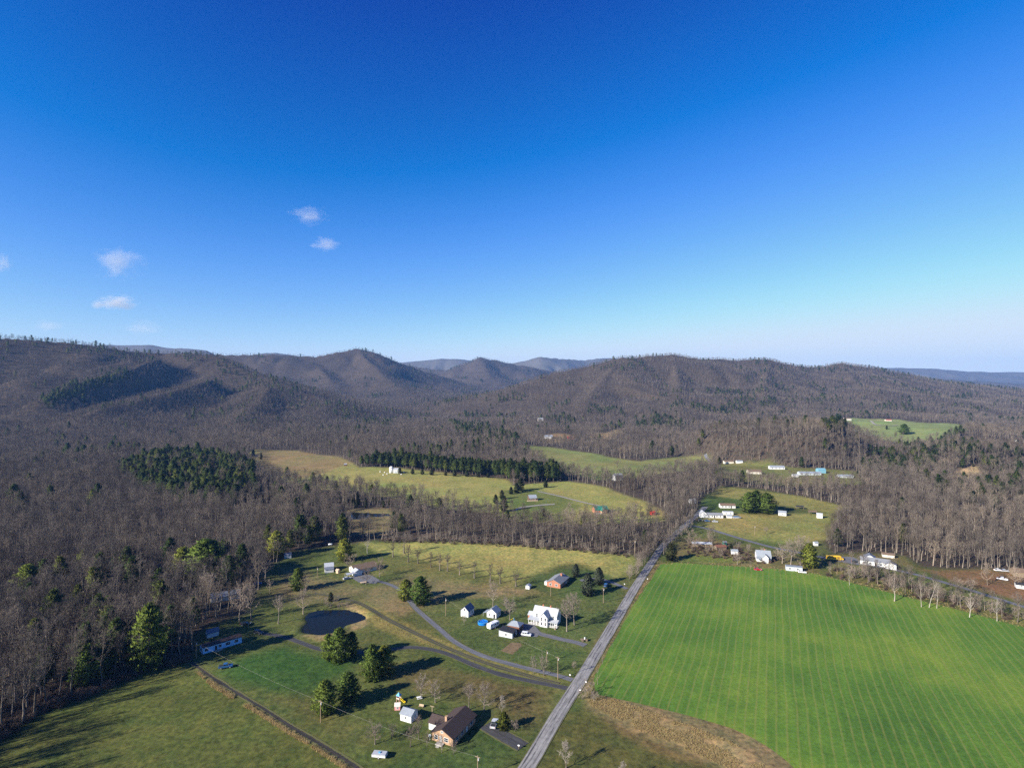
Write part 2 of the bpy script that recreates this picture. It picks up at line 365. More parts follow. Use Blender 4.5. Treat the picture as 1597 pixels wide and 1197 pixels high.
# ------------------------------------------------------------------ the ground sheet
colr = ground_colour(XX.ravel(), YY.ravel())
i = np.arange((len(ys) - 1) * NX).reshape(len(ys) - 1, NX)[:, :-1].ravel()
quads = np.stack([i, i + 1, i + NX + 1, i + NX], 1)
gv = np.stack([XX.ravel(), YY.ravel(), ZZ.ravel()], 1)
def sheet(name, faces, label, cat):
    used, inv = np.unique(faces.ravel(), return_inverse=True)
    me = np_mesh(name, gv[used], inv.reshape(-1, 4), [MAT['ground']], smooth=True)
    a = me.attributes.new('Col', 'FLOAT_COLOR', 'POINT'); a.data.foreach_set('color', np.concatenate([colr[used], np.ones((len(used), 1))], 1).astype(np.float32).ravel())
    return struct(name, me, label, cat=cat)
cen = gv[quads].mean(1); left = np.ones(len(quads), bool)
for name, k, label in (('meadow', 1, 'yellow green hay meadow with white barn in mid distance'), ('meadow', 3, 'distant green meadow below the wooded mountain foot'),
                       ('pasture', 5, 'pale green pasture on top of the wooded knoll'), ('pasture', 4, 'green strip by the far white roofed sheds')):
    inn = inpoly(cen[:, 0], cen[:, 1], OPEN[k]) & left
    if inn.any(): sheet(name, quads[inn], label, 'meadow'); left &= ~inn
sheet('ground', quads[left], 'grass, leaf litter and wooded hills of the valley', 'ground')

# ------------------------------------------------------------------ draped sheets and ribbons
def densify(poly, step, jit=0.0, seed=1):
    rng = random.Random(seed); out = []
    for (x0, y0), (x1, y1) in zip(poly, list(poly[1:]) + [poly[0]]):
        k = max(1, int(math.hypot(x1 - x0, y1 - y0) / step))
        for q in range(k): t = q / k; out.append((x0 + (x1 - x0) * t + rng.uniform(-jit, jit), y0 + (y1 - y0) * t + rng.uniform(-jit, jit)))
    return out
def smooth_path(pts, step=2.0, closed=False):
    P = [Vector((p[0], p[1])) for p in pts]; n = len(P); out = []
    rng_ = range(n if closed else n - 1)
    for i in rng_:
        if closed: a, b_, c, d = P[i - 1], P[i], P[(i + 1) % n], P[(i + 2) % n]
        else: a, b_, c, d = P[max(i - 1, 0)], P[i], P[i + 1], P[min(i + 2, n - 1)]
        k = max(1, int((c - b_).length / step))
        for q in range(k):
            t = q / k
            out.append(0.5 * ((2 * b_) + (c - a) * t + (2 * a - 5 * b_ + 4 * c - d) * t * t + (3 * b_ - a - 3 * c + d) * t ** 3))
    if not closed: out.append(P[-1])
    return out
def drape(name, poly, material, off, step, label, cat, z=None, jit=0.0):
    bd = densify(poly, step, jit); bd = np.array(bd)
    x0, y0 = bd.min(0); x1, y1 = bd.max(0)
    gx, gy = np.meshgrid(np.arange(x0, x1, step), np.arange(y0, y1, step)); gx = gx.ravel() + 0.01; gy = gy.ravel() + 0.013
    k = sdist(gx, gy, bd) > step * 0.4
    pts = [Vector(p) for p in bd] + [Vector(p) for p in zip(gx[k], gy[k])]
    nb = len(bd)
    vs, es, fs, *_ = delaunay_2d_cdt(pts, [], [list(range(nb))], 1, 1e-4)
    v = np.array([(p.x, p.y) for p in vs]); zz = terrain(v[:, 0], v[:, 1]) + off if z is None else np.full(len(v), z)
    me = np_mesh(name, np.column_stack([v, zz]), np.array([list(f) for f in fs if len(f) == 3]), [material], smooth=True)
    if me.polygons[0].normal.z < 0: me.flip_normals()
    return struct(name, me, label, cat=cat)
def ribbon(name, pts, width, material, off, label, cat='road', nacross=5, step=2.0, crown=0.0, wob=0.0):
    sp = smooth_path(pts, step); v = []; uv = []; s = 0
    for i, p in enumerate(sp):
        d = (sp[min(i + 1, len(sp) - 1)] - sp[max(i - 1, 0)]).normalized(); nrm = Vector((-d.y, d.x))
        if i: s += (p - sp[i - 1]).length
        wv = width * (1 + wob * (float(vnoise(s / 7.0, 0.3, 9)) - 0.5))
        for k in range(nacross):
            a = k / (nacross - 1) - 0.5; q = p + nrm * (a * wv); v.append((q.x, q.y, a)); uv.append((k / (nacross - 1), s))
    va = np.array(v); zz = terrain(va[:, 0], va[:, 1]) + off + crown * (1 - (2 * va[:, 2]) ** 2)
    f = []
    for i in range(len(sp) - 1):
        for k in range(nacross - 1): a = i * nacross + k; f.append((a + nacross, a + nacross + 1, a + 1, a))
    me = np_mesh(name, np.column_stack([va[:, :2], zz]), np.array(f), [material], smooth=True)
    if me.polygons[0].normal.z < 0: me.flip_normals()
    ul = me.uv_layers.new(name='UVMap'); li = np.empty(len(me.loops), np.int32); me.loops.foreach_get('vertex_index', li)
    ul.data.foreach_set('uv', np.array(uv, np.float32)[li].ravel())
    return struct(name, me, label, cat=cat)

def road_mat(name, base, track, rough, seed, tracks=True, edge=0.13, mid=False):
    m, n, l, b = mat(name, rough, 0.3)
    uv = nd(n, 'ShaderNodeUVMap'); sx = n.new('ShaderNodeSeparateXYZ'); l.new(uv.outputs[0], sx.inputs[0])
    tc = n.new('ShaderNodeTexCoord'); nz = nd(n, 'ShaderNodeTexNoise', Scale=0.5, Detail=6.0, Roughness=0.7); l.new(tc.outputs['Object'], nz.inputs['Vector'])
    mp = n.new('ShaderNodeMapping'); mp.inputs['Scale'].default_value = (9, 0.06, 1); mp.inputs['Location'].default_value = (seed, 0, 0); l.new(uv.outputs[0], mp.inputs[0])
    st = nd(n, 'ShaderNodeTexNoise', Scale=1.0, Detail=5.0, Roughness=0.75); l.new(mp.outputs[0], st.inputs['Vector'])
    r0 = ramp(n, [(0.3, tuple(v * 0.72 for v in base)), (0.7, tuple(v * 1.2 for v in base))]); l.new(nz.outputs[0], r0.inputs[0])
    rs = ramp(n, [(0.44, (0, 0, 0)), (0.58, (1, 1, 1))]); l.new(st.outputs[0], rs.inputs[0])
    if tracks:      # worn wheel lines at u = .22 .42 .62 .82
        w = nd(n, 'ShaderNodeMath', operation='SINE'); a = nd(n, 'ShaderNodeMath', operation='MULTIPLY'); a.inputs[1].default_value = 2 * math.pi * 4; l.new(sx.outputs[0], a.inputs[0]); l.new(a.outputs[0], w.inputs[0])
        rw = ramp(n, [(0.0, (0, 0, 0)), (0.55, (0.25, 0.25, 0.25)), (1.0, (1, 1, 1))]); l.new(w.outputs[0], rw.inputs[0])
        fac = nd(n, 'ShaderNodeMath', operation='MULTIPLY'); l.new(rs.outputs[0], fac.inputs[0]); l.new(rw.outputs[0], fac.inputs[1]); f = fac.outputs[0]
        f2 = nd(n, 'ShaderNodeMath', operation='ADD', use_clamp=True); l.new(f, f2.inputs[0]); hh = nd(n, 'ShaderNodeMath', operation='MULTIPLY'); hh.inputs[1].default_value = 0.45; l.new(rs.outputs[0], hh.inputs[0]); l.new(hh.outputs[0], f2.inputs[1]); f = f2.outputs[0]
    else: f = rs.outputs[0]
    cm = mixc(n, l, r0.outputs[0], track, f)
    ed = nd(n, 'ShaderNodeMath', operation='PINGPONG'); ed.inputs[1].default_value = 0.5; l.new(sx.outputs[0], ed.inputs[0])      # 0 at either edge
    n5 = nd(n, 'ShaderNodeTexNoise', Scale=0.9, Detail=5.0, Roughness=0.7); l.new(tc.outputs['Object'], n5.inputs['Vector'])
    sb = nd(n, 'ShaderNodeMath', operation='MULTIPLY_ADD'); sb.inputs[1].default_value = -edge; l.new(n5.outputs[0], sb.inputs[0]); l.new(ed.outputs[0], sb.inputs[2])
    re_ = ramp(n, [(0.0, (1, 1, 1)), (0.03, (0, 0, 0))]); l.new(sb.outputs[0], re_.inputs[0])
    if mid:         # grass crown between the wheel ruts
        sb2 = nd(n, 'ShaderNodeMath', operation='MULTIPLY_ADD'); sb2.inputs[1].default_value = 0.28; l.new(n5.outputs[0], sb2.inputs[0]); l.new(ed.outputs[0], sb2.inputs[2]); rm = ramp(n, [(0.50, (0, 0, 0)), (0.60, (.85, .85, .85))]); l.new(sb2.outputs[0], rm.inputs[0]); mx = nd(n, 'ShaderNodeMath', operation='MAXIMUM'); l.new(re_.outputs[0], mx.inputs[0]); l.new(rm.outputs[0], mx.inputs[1]); fe = mx.outputs[0]
    else: fe = re_.outputs[0]
    l.new(mixc(n, l, cm, (0.105, 0.104, 0.034), fe), b.inputs['Base Color'])
    return m
MAT['asphalt'] = road_mat('worn_asphalt', (0.275, 0.262, 0.245), (0.055, 0.053, 0.052), 0.75, 1.3, edge=.06)
MAT['drive'] = road_mat('gravel_drive', (0.150, 0.150, 0.158), (0.085, 0.088, 0.100), 0.75, 4.1, False, .2)
MAT['darkdrive'] = road_mat('dark_drive', (0.060, 0.058, 0.058), (0.034, 0.034, 0.036), 0.8, 7.7, False, .16)
MAT['dirt'] = road_mat('dirt_track', (0.070, 0.058, 0.042), (0.035, 0.030, 0.024), 0.95, 2.2, False, .3, True)
MAT['mud'] = road_mat('wet_mud', (0.046, 0.038, 0.028), (0.022, 0.020, 0.017), 0.8, 5.2, False, .5)
MAT['pad'] = plain('gravel_pad', (0.14, 0.14, 0.146), .85, .2, .15, .6)
MAT['path'] = road_mat('pale_gravel', (0.30, 0.28, 0.24), (0.22, 0.20, 0.17), 0.9, 3.2, False)
ROADS = {}
def road(key, name, px, width, mt, off, label, **kw):
    p = flat(px); ROADS[key] = (p, width); return ribbon(name, p, width, MAT[mt], off, label, **kw)
road('main', 'road', [(690,1390),(768,1275),(822,1196),(868,1118),(905,1060),(935,1010),(960,968),(988,920),(1008,889),(1022,868),(1033,852),(1047,838),(1060,826),(1076,812),(1090,800),(1100,790)], 5.6, 'asphalt', 0.13, 'grey worn asphalt country road running up the valley', crown=0.05)
road('right', 'side_road', [(1062,824),(1080,820),(1110,826),(1150,838),(1200,852),(1250,862),(1310,874),(1400,889),(1480,910),(1597,946),(1760,1000)], 5.0, 'drive', 0.10, 'pale grey side road skirting the right hand wood')
road('drive1', 'driveway', [(893,1060),(870,1053),(840,1046),(800,1036),(750,1021),(710,1001),(685,980),(665,963),(650,950),(640,938),(627,922),(610,912),(590,906),(570,904)], 3.6, 'drive', 0.10, 'long curved grey gravel driveway to the brown roofed ranch', wob=.15)
road('drive2', 'driveway', [(886,1073),(860,1068),(820,1060),(780,1051),(740,1037),(700,1020),(670,1012),(640,1009),(612,1012),(580,1016),(540,1016),(500,1012),(470,1002),(440,992),(405,987)], 3.6, 'darkdrive', 0.09, 'dark curved driveway passing below the pond', wob=.25)
road('track', 'farm_track', [(872,1066),(830,1055),(760,1034),(700,1011),(650,988),(600,963),(560,940),(520,930),(490,925)], 3.2, 'dirt', 0.08, 'brown two rut farm track between the driveways', wob=.3)
road('drive4', 'driveway', [(913,1006),(897,1001),(878,997),(858,992),(842,988),(828,981)], 4.6, 'drive', 0.10, 'short grey driveway to the white farmhouse', wob=.2)
road('drive5', 'driveway', [(816,1164),(800,1155),(785,1147),(770,1138),(757,1130)], 6.5, 'darkdrive', 0.10, 'dark asphalt driveway of the brown roofed house')
road('drive6', 'driveway', [(978,918),(962,911),(948,906),(930,902),(905,905)], 4.0, 'drive', 0.10, 'short driveway of the red brick ranch')
road('lane', 'muddy_lane', [(298,1032),(330,1055),(370,1080),(410,1104),(450,1130),(500,1160),(550,1192),(600,1230)], 2.6, 'mud', 0.08, 'dark muddy lane along the left hay field', wob=.5)
road('lane2', 'driveway', [(802,796),(815,791),(838,788),(865,786)], 5.0, 'path', 0.25, 'curving pale drive below the log cabin')
road('lane3', 'gravel_lane', [(838,766),(870,773),(905,782),(940,790)], 4.0, 'path', 0.30, 'straight pale gravel lane right of the log cabin')
road('lane4', 'distant_road', [(1100,708),(1102,714),(1107,720),(1114,727)], 6.0, 'drive', 0.5, 'short stretch of far road past the distant meadow')
road('lane5', 'gravel_lane', [(1340,656),(1362,660),(1385,664),(1400,663)], 6.0, 'path', 0.8, 'pale lane across the knoll pasture')
drape('parking_pad', [tuple(p) for p in flat([(815,972),(832,973),(842,984),(838,993),(812,992),(806,984)])], MAT['pad'], 0.14, 2.5, 'grey gravel parking pad beside the white farmhouse', 'driveway')
drape('parking_pad', [tuple(p) for p in flat([(556,893),(580,897),(592,904),(586,910),(560,908),(548,901)])], MAT['pad'], 0.14, 2.5, 'grey gravel parking pad by the brown roofed ranch', 'driveway')
drape('parking_pad', [tuple(p) for p in flat([(1283,868),(1330,868),(1345,876),(1338,881),(1300,874)])], MAT['pad'], 0.16, 3, 'blue grey asphalt yard beside the school bus', 'driveway')
m, n, l, b = mat('tilled_soil', 0.95, 0.1); tc = n.new('ShaderNodeTexCoord'); nz = nd(n, 'ShaderNodeTexNoise', Scale=0.7, Detail=6.0, Roughness=0.7); l.new(tc.outputs['Object'], nz.inputs['Vector'])
rp = ramp(n, [(0.3, (0.10, 0.07, 0.04)), (0.6, (0.19, 0.135, 0.075)), (0.8, (0.16, 0.15, 0.05))]); l.new(nz.outputs[0], rp.inputs[0]); l.new(rp.outputs[0], b.inputs['Base Color'])
drape('garden_plot', [tuple(p) for p in flat([(781,1014),(798,1001),(812,1002),(814,1007),(799,1020)])], m, 0.05, 2, 'small bare brown vegetable plot on the green lawn', 'garden', jit=0.25)

# crop field: drilled winter crop with pale tramlines
m, n, l, b = mat('winter_crop', 0.9, 0.15); tc = n.new('ShaderNodeTexCoord')
big = nd(n, 'ShaderNodeTexNoise', Scale=0.018, Detail=5.0, Roughness=0.62); fine = nd(n, 'ShaderNodeTexNoise', Scale=0.8, Detail=6.0, Roughness=0.75); wig = nd(n, 'ShaderNodeTexNoise', Scale=0.02, Detail=2.0)
for q in (big, fine, wig): l.new(tc.outputs['Object'], q.inputs['Vector'])
rb = ramp(n, [(0.30, (0.050, 0.116, 0.018)), (0.5, (0.080, 0.162, 0.023)), (0.70, (0.145, 0.212, 0.030))]); l.new(big.outputs[0], rb.inputs[0])
rf = ramp(n, [(0.28, (0.62, 0.62, 0.6)), (0.72, (1.35, 1.3, 1.2))]); l.new(fine.outputs[0], rf.inputs[0])
cc = mixc(n, l, rb.outputs[0], rf.outputs[0], 1.0, 'MULTIPLY')
mp = n.new('ShaderNodeMapping'); mp.inputs['Rotation'].default_value = (0, 0, R(24.5)); l.new(tc.outputs['Object'], mp.inputs[0])
ms = n.new('ShaderNodeMapping'); ms.inputs['Scale'].default_value = (0.32, 0.012, 1); l.new(mp.outputs[0], ms.inputs[0])
sk = nd(n, 'ShaderNodeTexNoise', Scale=1.0, Detail=5.0, Roughness=0.7); l.new(ms.outputs[0], sk.inputs['Vector'])
rk = ramp(n, [(0.30, (0.82, 0.86, 0.84)), (0.70, (1.20, 1.14, 1.08))]); l.new(sk.outputs[0], rk.inputs[0]); cc = mixc(n, l, cc, rk.outputs[0], 1.0, 'MULTIPLY')
wa = n.new('ShaderNodeVectorMath'); wa.operation = 'SCALE'; wa.inputs['Scale'].default_value = 3.0; l.new(wig.outputs['Color'], wa.inputs[0])
wb = n.new('ShaderNodeVectorMath'); wb.operation = 'ADD'; l.new(mp.outputs[0], wb.inputs[0]); l.new(wa.outputs[0], wb.inputs[1])
sp = n.new('ShaderNodeSeparateXYZ'); l.new(wb.outputs[0], sp.inputs[0])
md = nd(n, 'ShaderNodeMath', operation='PINGPONG'); md.inputs[1].default_value = 1.65; l.new(sp.outputs[0], md.inputs[0])
rl = ramp(n, [(0.0, (1, 1, 1)), (0.12, (0.7, 0.7, 0.7)), (0.30, (0, 0, 0))])
dv = nd(n, 'ShaderNodeMath', operation='DIVIDE'); dv.inputs[1].default_value = 1.65; l.new(md.outputs[0], dv.inputs[0]); l.new(dv.outputs[0], rl.inputs[0])
gap = nd(n, 'ShaderNodeTexNoise', Scale=0.13, Detail=7.0, Roughness=0.85); l.new(tc.outputs['Object'], gap.inputs['Vector'])
rg = ramp(n, [(0.30, (0.10, 0.10, 0.10)), (0.66, (0.55, 0.55, 0.55))]); l.new(gap.outputs[0], rg.inputs[0])
fm = nd(n, 'ShaderNodeMath', operation='MULTIPLY'); l.new(rl.outputs[0], fm.inputs[0]); l.new(rg.outputs[0], fm.inputs[1])
l.new(mixc(n, l, cc, (0.235, 0.205, 0.062), fm.outputs[0]), b.inputs['Base Color'])
bp = nd(n, 'ShaderNodeBump', Strength=0.5, Distance=0.2); l.new(fine.outputs[0], bp.inputs['Height']); l.new(bp.outputs[0], b.inputs['Normal'])
crop = flat([(1030,880),(1018,898),(990,940),(962,990),(940,1030),(925,1062),(930,1082),(970,1090),(1060,1112),(1140,1135),(1200,1165),(1250,1210),(1290,1300),(1330,1400),(1900,1400),(1900,1062),(1720,1010),(1597,978),(1500,952),(1400,927),(1300,901),(1270,894),(1200,886),(1100,880),(1050,877)])
drape('crop_field', [tuple(p) for p in smooth_path(crop, 6.0, True)], m, 0.05, 7.0, 'bright green drilled winter crop field with pale rows', 'field', jit=0.35)

# ponds
m, n, l, b = mat('pond_water', 0.10, 0.13); b.inputs['Base Color'].default_value = (0.010, 0.011, 0.010, 1); b.inputs['IOR'].default_value = 1.33
tc = n.new('ShaderNodeTexCoord'); nz = nd(n, 'ShaderNodeTexNoise', Scale=0.9, Detail=3.0); l.new(tc.outputs['Object'], nz.inputs['Vector'])
bp = nd(n, 'ShaderNodeBump', Strength=0.06, Distance=0.1); l.new(nz.outputs[0], bp.inputs['Height']); l.new(bp.outputs[0], b.inputs['Normal']); MAT['water'] = m
for k, (cx, cy, rx, ry, lv) in enumerate(PONDS):
    poly = [(cx + rx * 1.4 * math.cos(a), cy + ry * 1.4 * math.sin(a)) for a in np.linspace(0, 2 * math.pi, 48, endpoint=False)]
    drape('pond', poly, m, 0, 6.0, ('dark blue farm pond with tan banks on the lawn', 'small teal pond half hidden behind the bare wood')[k], 'pond', z=lv)
# ------------------------------------------------------------------ trees: prototypes
def bark_mat(name, c, rnd=0.35):
    m, n, l, b = mat(name, 0.95, 0.1); oi = n.new('ShaderNodeObjectInfo')
    tc = n.new('ShaderNodeTexCoord'); nz = nd(n, 'ShaderNodeTexNoise', Scale=1.3, Detail=4.0); l.new(tc.outputs['Object'], nz.inputs['Vector'])
    r0 = ramp(n, [(0.0, tuple(v * (1 - rnd) for v in c)), (0.5, c), (1.0, (c[0] * (1 + rnd), c[1] * (1 + rnd * .9), c[2] * (1 + rnd * .75)))]); l.new(oi.outputs['Random'], r0.inputs[0])
    r1 = ramp(n, [(0.3, (0.75, 0.75, 0.75)), (0.7, (1.2, 1.2, 1.2))]); l.new(nz.outputs[0], r1.inputs[0])
    sv = n.new('ShaderNodeVectorMath'); sv.operation = 'SCALE'; sv.inputs['Scale'].default_value = 0.012; l.new(oi.outputs['Location'], sv.inputs[0])
    n3 = nd(n, 'ShaderNodeTexNoise', Scale=1.0, Detail=4.0, Roughness=0.6); l.new(sv.outputs[0], n3.inputs['Vector'])       # stands of different species
    r3 = ramp(n, [(0.34, (0.70, 0.66, 0.64)), (0.5, (1, 1, 1)), (0.66, (1.32, 1.26, 1.16))]); l.new(n3.outputs[0], r3.inputs[0])
    c3 = mixc(n, l, r0.outputs[0], r3.outputs[0], 1.0, 'MULTIPLY')
    l.new(mixc(n, l, c3, r1.outputs[0], 1.0, 'MULTIPLY'), b.inputs['Base Color']); return m
def leaf_mat(name, stops):
    m, n, l, b = mat(name, 0.75, 0.2); oi = n.new('ShaderNodeObjectInfo')
    tc = n.new('ShaderNodeTexCoord'); nz = nd(n, 'ShaderNodeTexNoise', Scale=0.55, Detail=3.0); l.new(tc.outputs['Object'], nz.inputs['Vector'])
    r0 = ramp(n, stops); l.new(oi.outputs['Random'], r0.inputs[0])
    r1 = ramp(n, [(0.3, (0.6, 0.65, 0.7)), (0.7, (1.4, 1.3, 1.0))]); l.new(nz.outputs[0], r1.inputs[0])
    cc = mixc(n, l, r0.outputs[0], r1.outputs[0], 1.0, 'MULTIPLY'); l.new(cc, b.inputs['Base Color'])
    tl = n.new('ShaderNodeBsdfTranslucent'); l.new(cc, tl.inputs['Color']); mx = n.new('ShaderNodeMixShader'); mx.inputs[0].default_value = 0.3
    l.new(b.outputs[0], mx.inputs[1]); l.new(tl.outputs[0], mx.inputs[2]); l.new(mx.outputs[0], n['Material Output'].inputs['Surface'])
    return m
MAT['bark'] = bark_mat('grey_bark', (0.165, 0.143, 0.120))
MAT['twig'] = bark_mat('bare_twigs', (0.128, 0.108, 0.090), 0.45)
MAT['palebark'] = bark_mat('pale_sycamore_bark', (0.40, 0.37, 0.325), 0.1)
MAT['paletwig'] = bark_mat('pale_twigs', (0.34, 0.30, 0.255), 0.15)
MAT['yardtwig'] = bark_mat('lawn_tree_twigs', (0.235, 0.195, 0.160), 0.2)
MAT['orchtwig'] = bark_mat('orchard_twigs', (0.125, 0.104, 0.086), 0.2)
MAT['redtwig'] = bark_mat('reddish_brush', (0.115, 0.085, 0.066), 0.3)
MAT['needle'] = leaf_mat('pine_needles', [(0.0, (0.085, 0.140, 0.032)), (0.5, (0.150, 0.205, 0.038)), (1.0, (0.235, 0.255, 0.045))])
MAT['wildneedle'] = leaf_mat('forest_pine_needles', [(0.0, (0.050, 0.082, 0.026)), (0.6, (0.085, 0.120, 0.032)), (1.0, (0.140, 0.160, 0.038))])
MAT['cedar'] = leaf_mat('cedar_foliage', [(0.0, (0.034, 0.048, 0.022)), (1.0, (0.064, 0.070, 0.028))])
MAT['spruce'] = leaf_mat('blue_spruce_needles', [(0.0, (0.062, 0.078, 0.060)), (1.0, (0.075, 0.092, 0.066))])
MAT['drygrass'] = leaf_mat('dry_grass', [(0.0, (0.30, 0.22, 0.11)), (0.6, (0.46, 0.36, 0.20)), (1.0, (0.34, 0.28, 0.12))])
MAT['holly'] = leaf_mat('yellow_green_leaves', [(0.0, (0.08, 0.10, 0.014)), (1.0, (0.11, 0.12, 0.018))])

class TM:
    """numpy accumulator for tree meshes: tapered prisms and loose leaf / twig triangles"""
    def __init__(s): s.v = []; s.t = []; s.n = 0
    def prisms(s, p0, p1, r0, r1, k=3):
        p0, p1, r0, r1 = map(lambda a: np.asarray(a, float), (p0, p1, r0, r1)); n = len(p0)
        d = p1 - p0; d /= np.linalg.norm(d, axis=1, keepdims=True) + 1e-9
        ref = np.where(np.abs(d[:, 2:3]) > 0.9, np.array([[1., 0, 0]]), np.array([[0, 0, 1.]]))
        a = np.cross(d, ref); a /= np.linalg.norm(a, axis=1, keepdims=True); b = np.cross(d, a)
        ang = np.arange(k) * 2 * np.pi / k
        ring = a[:, None] * np.cos(ang)[None, :, None] + b[:, None] * np.sin(ang)[None, :, None]
        v = np.concatenate([p0[:, None] + ring * r0[:, None, None], p1[:, None] + ring * r1[:, None, None]], 1)
        base = s.n + np.arange(n)[:, None] * 2 * k; t = []
        for q in range(k):
            w = (q + 1) % k; t.append(base + np.array([q, w, k + w])); t.append(base + np.array([q, k + w, k + q]))
        s.v.append(v.reshape(-1, 3)); s.t.append(np.concatenate(t, 0)); s.n += n * 2 * k
    def tris(s, a, b, c):
        n = len(a); s.v.append(np.stack([a, b, c], 1).reshape(-1, 3)); s.t.append(s.n + np.arange(n * 3).reshape(n, 3)); s.n += n * 3
    def data(s): return np.concatenate(s.v), np.concatenate(s.t)

def unit(v): return v / (np.linalg.norm(v, axis=-1, keepdims=True) + 1e-9)
def bare_tree(seed, H, base=0.35, spread=0.32, up=0.9, limbs=13, sub=6, tw=8, tr=0.018, tww=0.045, multi=1, lr=0.010):
    """trunk and crown meshes of a leafless tree; base = height fraction where branching starts"""
    rg = np.random.default_rng(seed); T, C = TM(), TM()
    stems = []
    for q in range(multi):
        n = 6; z = np.linspace(0, H * 0.93, n); wx = np.cumsum(rg.normal(0, 0.012 * H, n)); wy = np.cumsum(rg.normal(0, 0.012 * H, n)); wx -= wx[0]; wy -= wy[0]
        if multi > 1: a = q * 6.28 / multi + rg.uniform(0, 1); wx += np.cos(a) * z * 0.28; wy += np.sin(a) * z * 0.28
        P = np.column_stack([wx, wy, z]); r = tr * H * (1 - 0.9 * np.linspace(0, 1, n) ** 0.8) / (1 if multi == 1 else 1.6); r[0] *= 1.25
        T.prisms(P[:-1], P[1:], r[:-1], r[1:], 5); stems.append((P, r))
    def along(P, t):
        f = t * (len(P) - 1); i = np.minimum(f.astype(int), len(P) - 2); w = (f - i)[:, None]; return P[i] * (1 - w) + P[i + 1] * w
    for P, r in stems:
        m = limbs; t = np.sort(base + (0.98 - base) * rg.random(m) ** 0.9); o = along(P, t)
        az = np.arange(m) * 2.4 + rg.uniform(-.5, .5, m); el = up * (0.55 + 0.55 * t) + rg.uniform(-.18, .18, m)
        d = np.column_stack([np.cos(az) * np.cos(el), np.sin(az) * np.cos(el), np.sin(el)])
        Lh = spread * H * np.sqrt(np.clip(1 - ((t - base) / (1.02 - base)) ** 2 * 0.85, 0.08, 1)) * rg.uniform(0.75, 1.2, m)
        mid = o + d * Lh[:, None] * 0.5; d2 = unit(d + np.array([0, 0, 0.45]) + rg.normal(0, .12, (m, 3))); end = mid + d2 * Lh[:, None] * 0.5
        rr = lr * H * (1.1 - t * 0.8)
        C.prisms(o, mid, rr, rr * 0.6, 4); C.prisms(mid, end, rr * 0.6, rr * 0.25, 3)
        # sub branches
        k = sub; tt = np.tile(np.linspace(0.3, 1.0, k), m) + rg.uniform(-.06, .06, m * k); tt = np.clip(tt, 0.2, 1.0)
        oo = np.where(tt[:, None] < 0.5, np.repeat(o, k, 0) * (1 - 2 * tt[:, None]) + np.repeat(mid, k, 0) * 2 * tt[:, None], np.repeat(mid, k, 0) * (2 - 2 * tt[:, None]) + np.repeat(end, k, 0) * (2 * tt[:, None] - 1))
        dd = unit(np.repeat(d2, k, 0) * 0.8 + rg.normal(0, .55, (m * k, 3)) + np.array([0, 0, 0.30]))
        ll = np.repeat(Lh, k) * rg.uniform(0.28, 0.55, m * k) * (1.15 - 0.5 * tt)
        ee = oo + dd * ll[:, None]; r2 = np.repeat(rr, k) * 0.33
        C.prisms(oo, ee, r2, r2 * 0.35, 3)
        # twigs: slender triangles
        q = tw; nn = m * k * q; s_ = rg.uniform(0.15, 1.0, nn)[:, None]
        a = np.repeat(oo, q, 0) * (1 - s_) + np.repeat(ee, q, 0) * s_
        td = unit(np.repeat(dd, q, 0) * 0.7 + rg.normal(0, .6, (nn, 3)) + np.array([0, 0, 0.25])); tl = (0.055 * H + 0.25) * rg.uniform(0.6, 1.35, nn)
        sd = unit(np.cross(td, rg.normal(0, 1, (nn, 3)))) * (tww * rg.uniform(0.7, 1.4, nn))[:, None]
        C.tris(a - sd * .5, a + sd * .5, a + td * tl[:, None])
        # side twig off each twig
        a2 = a + td * (tl * 0.45)[:, None]; td2 = unit(td + rg.normal(0, .7, (nn, 3))); sd2 = unit(np.cross(td2, rg.normal(0, 1, (nn, 3)))) * tww * .8
        C.tris(a2 - sd2 * .5, a2 + sd2 * .5, a2 + td2 * (tl * 0.6)[:, None])
    return T.data(), C.data()

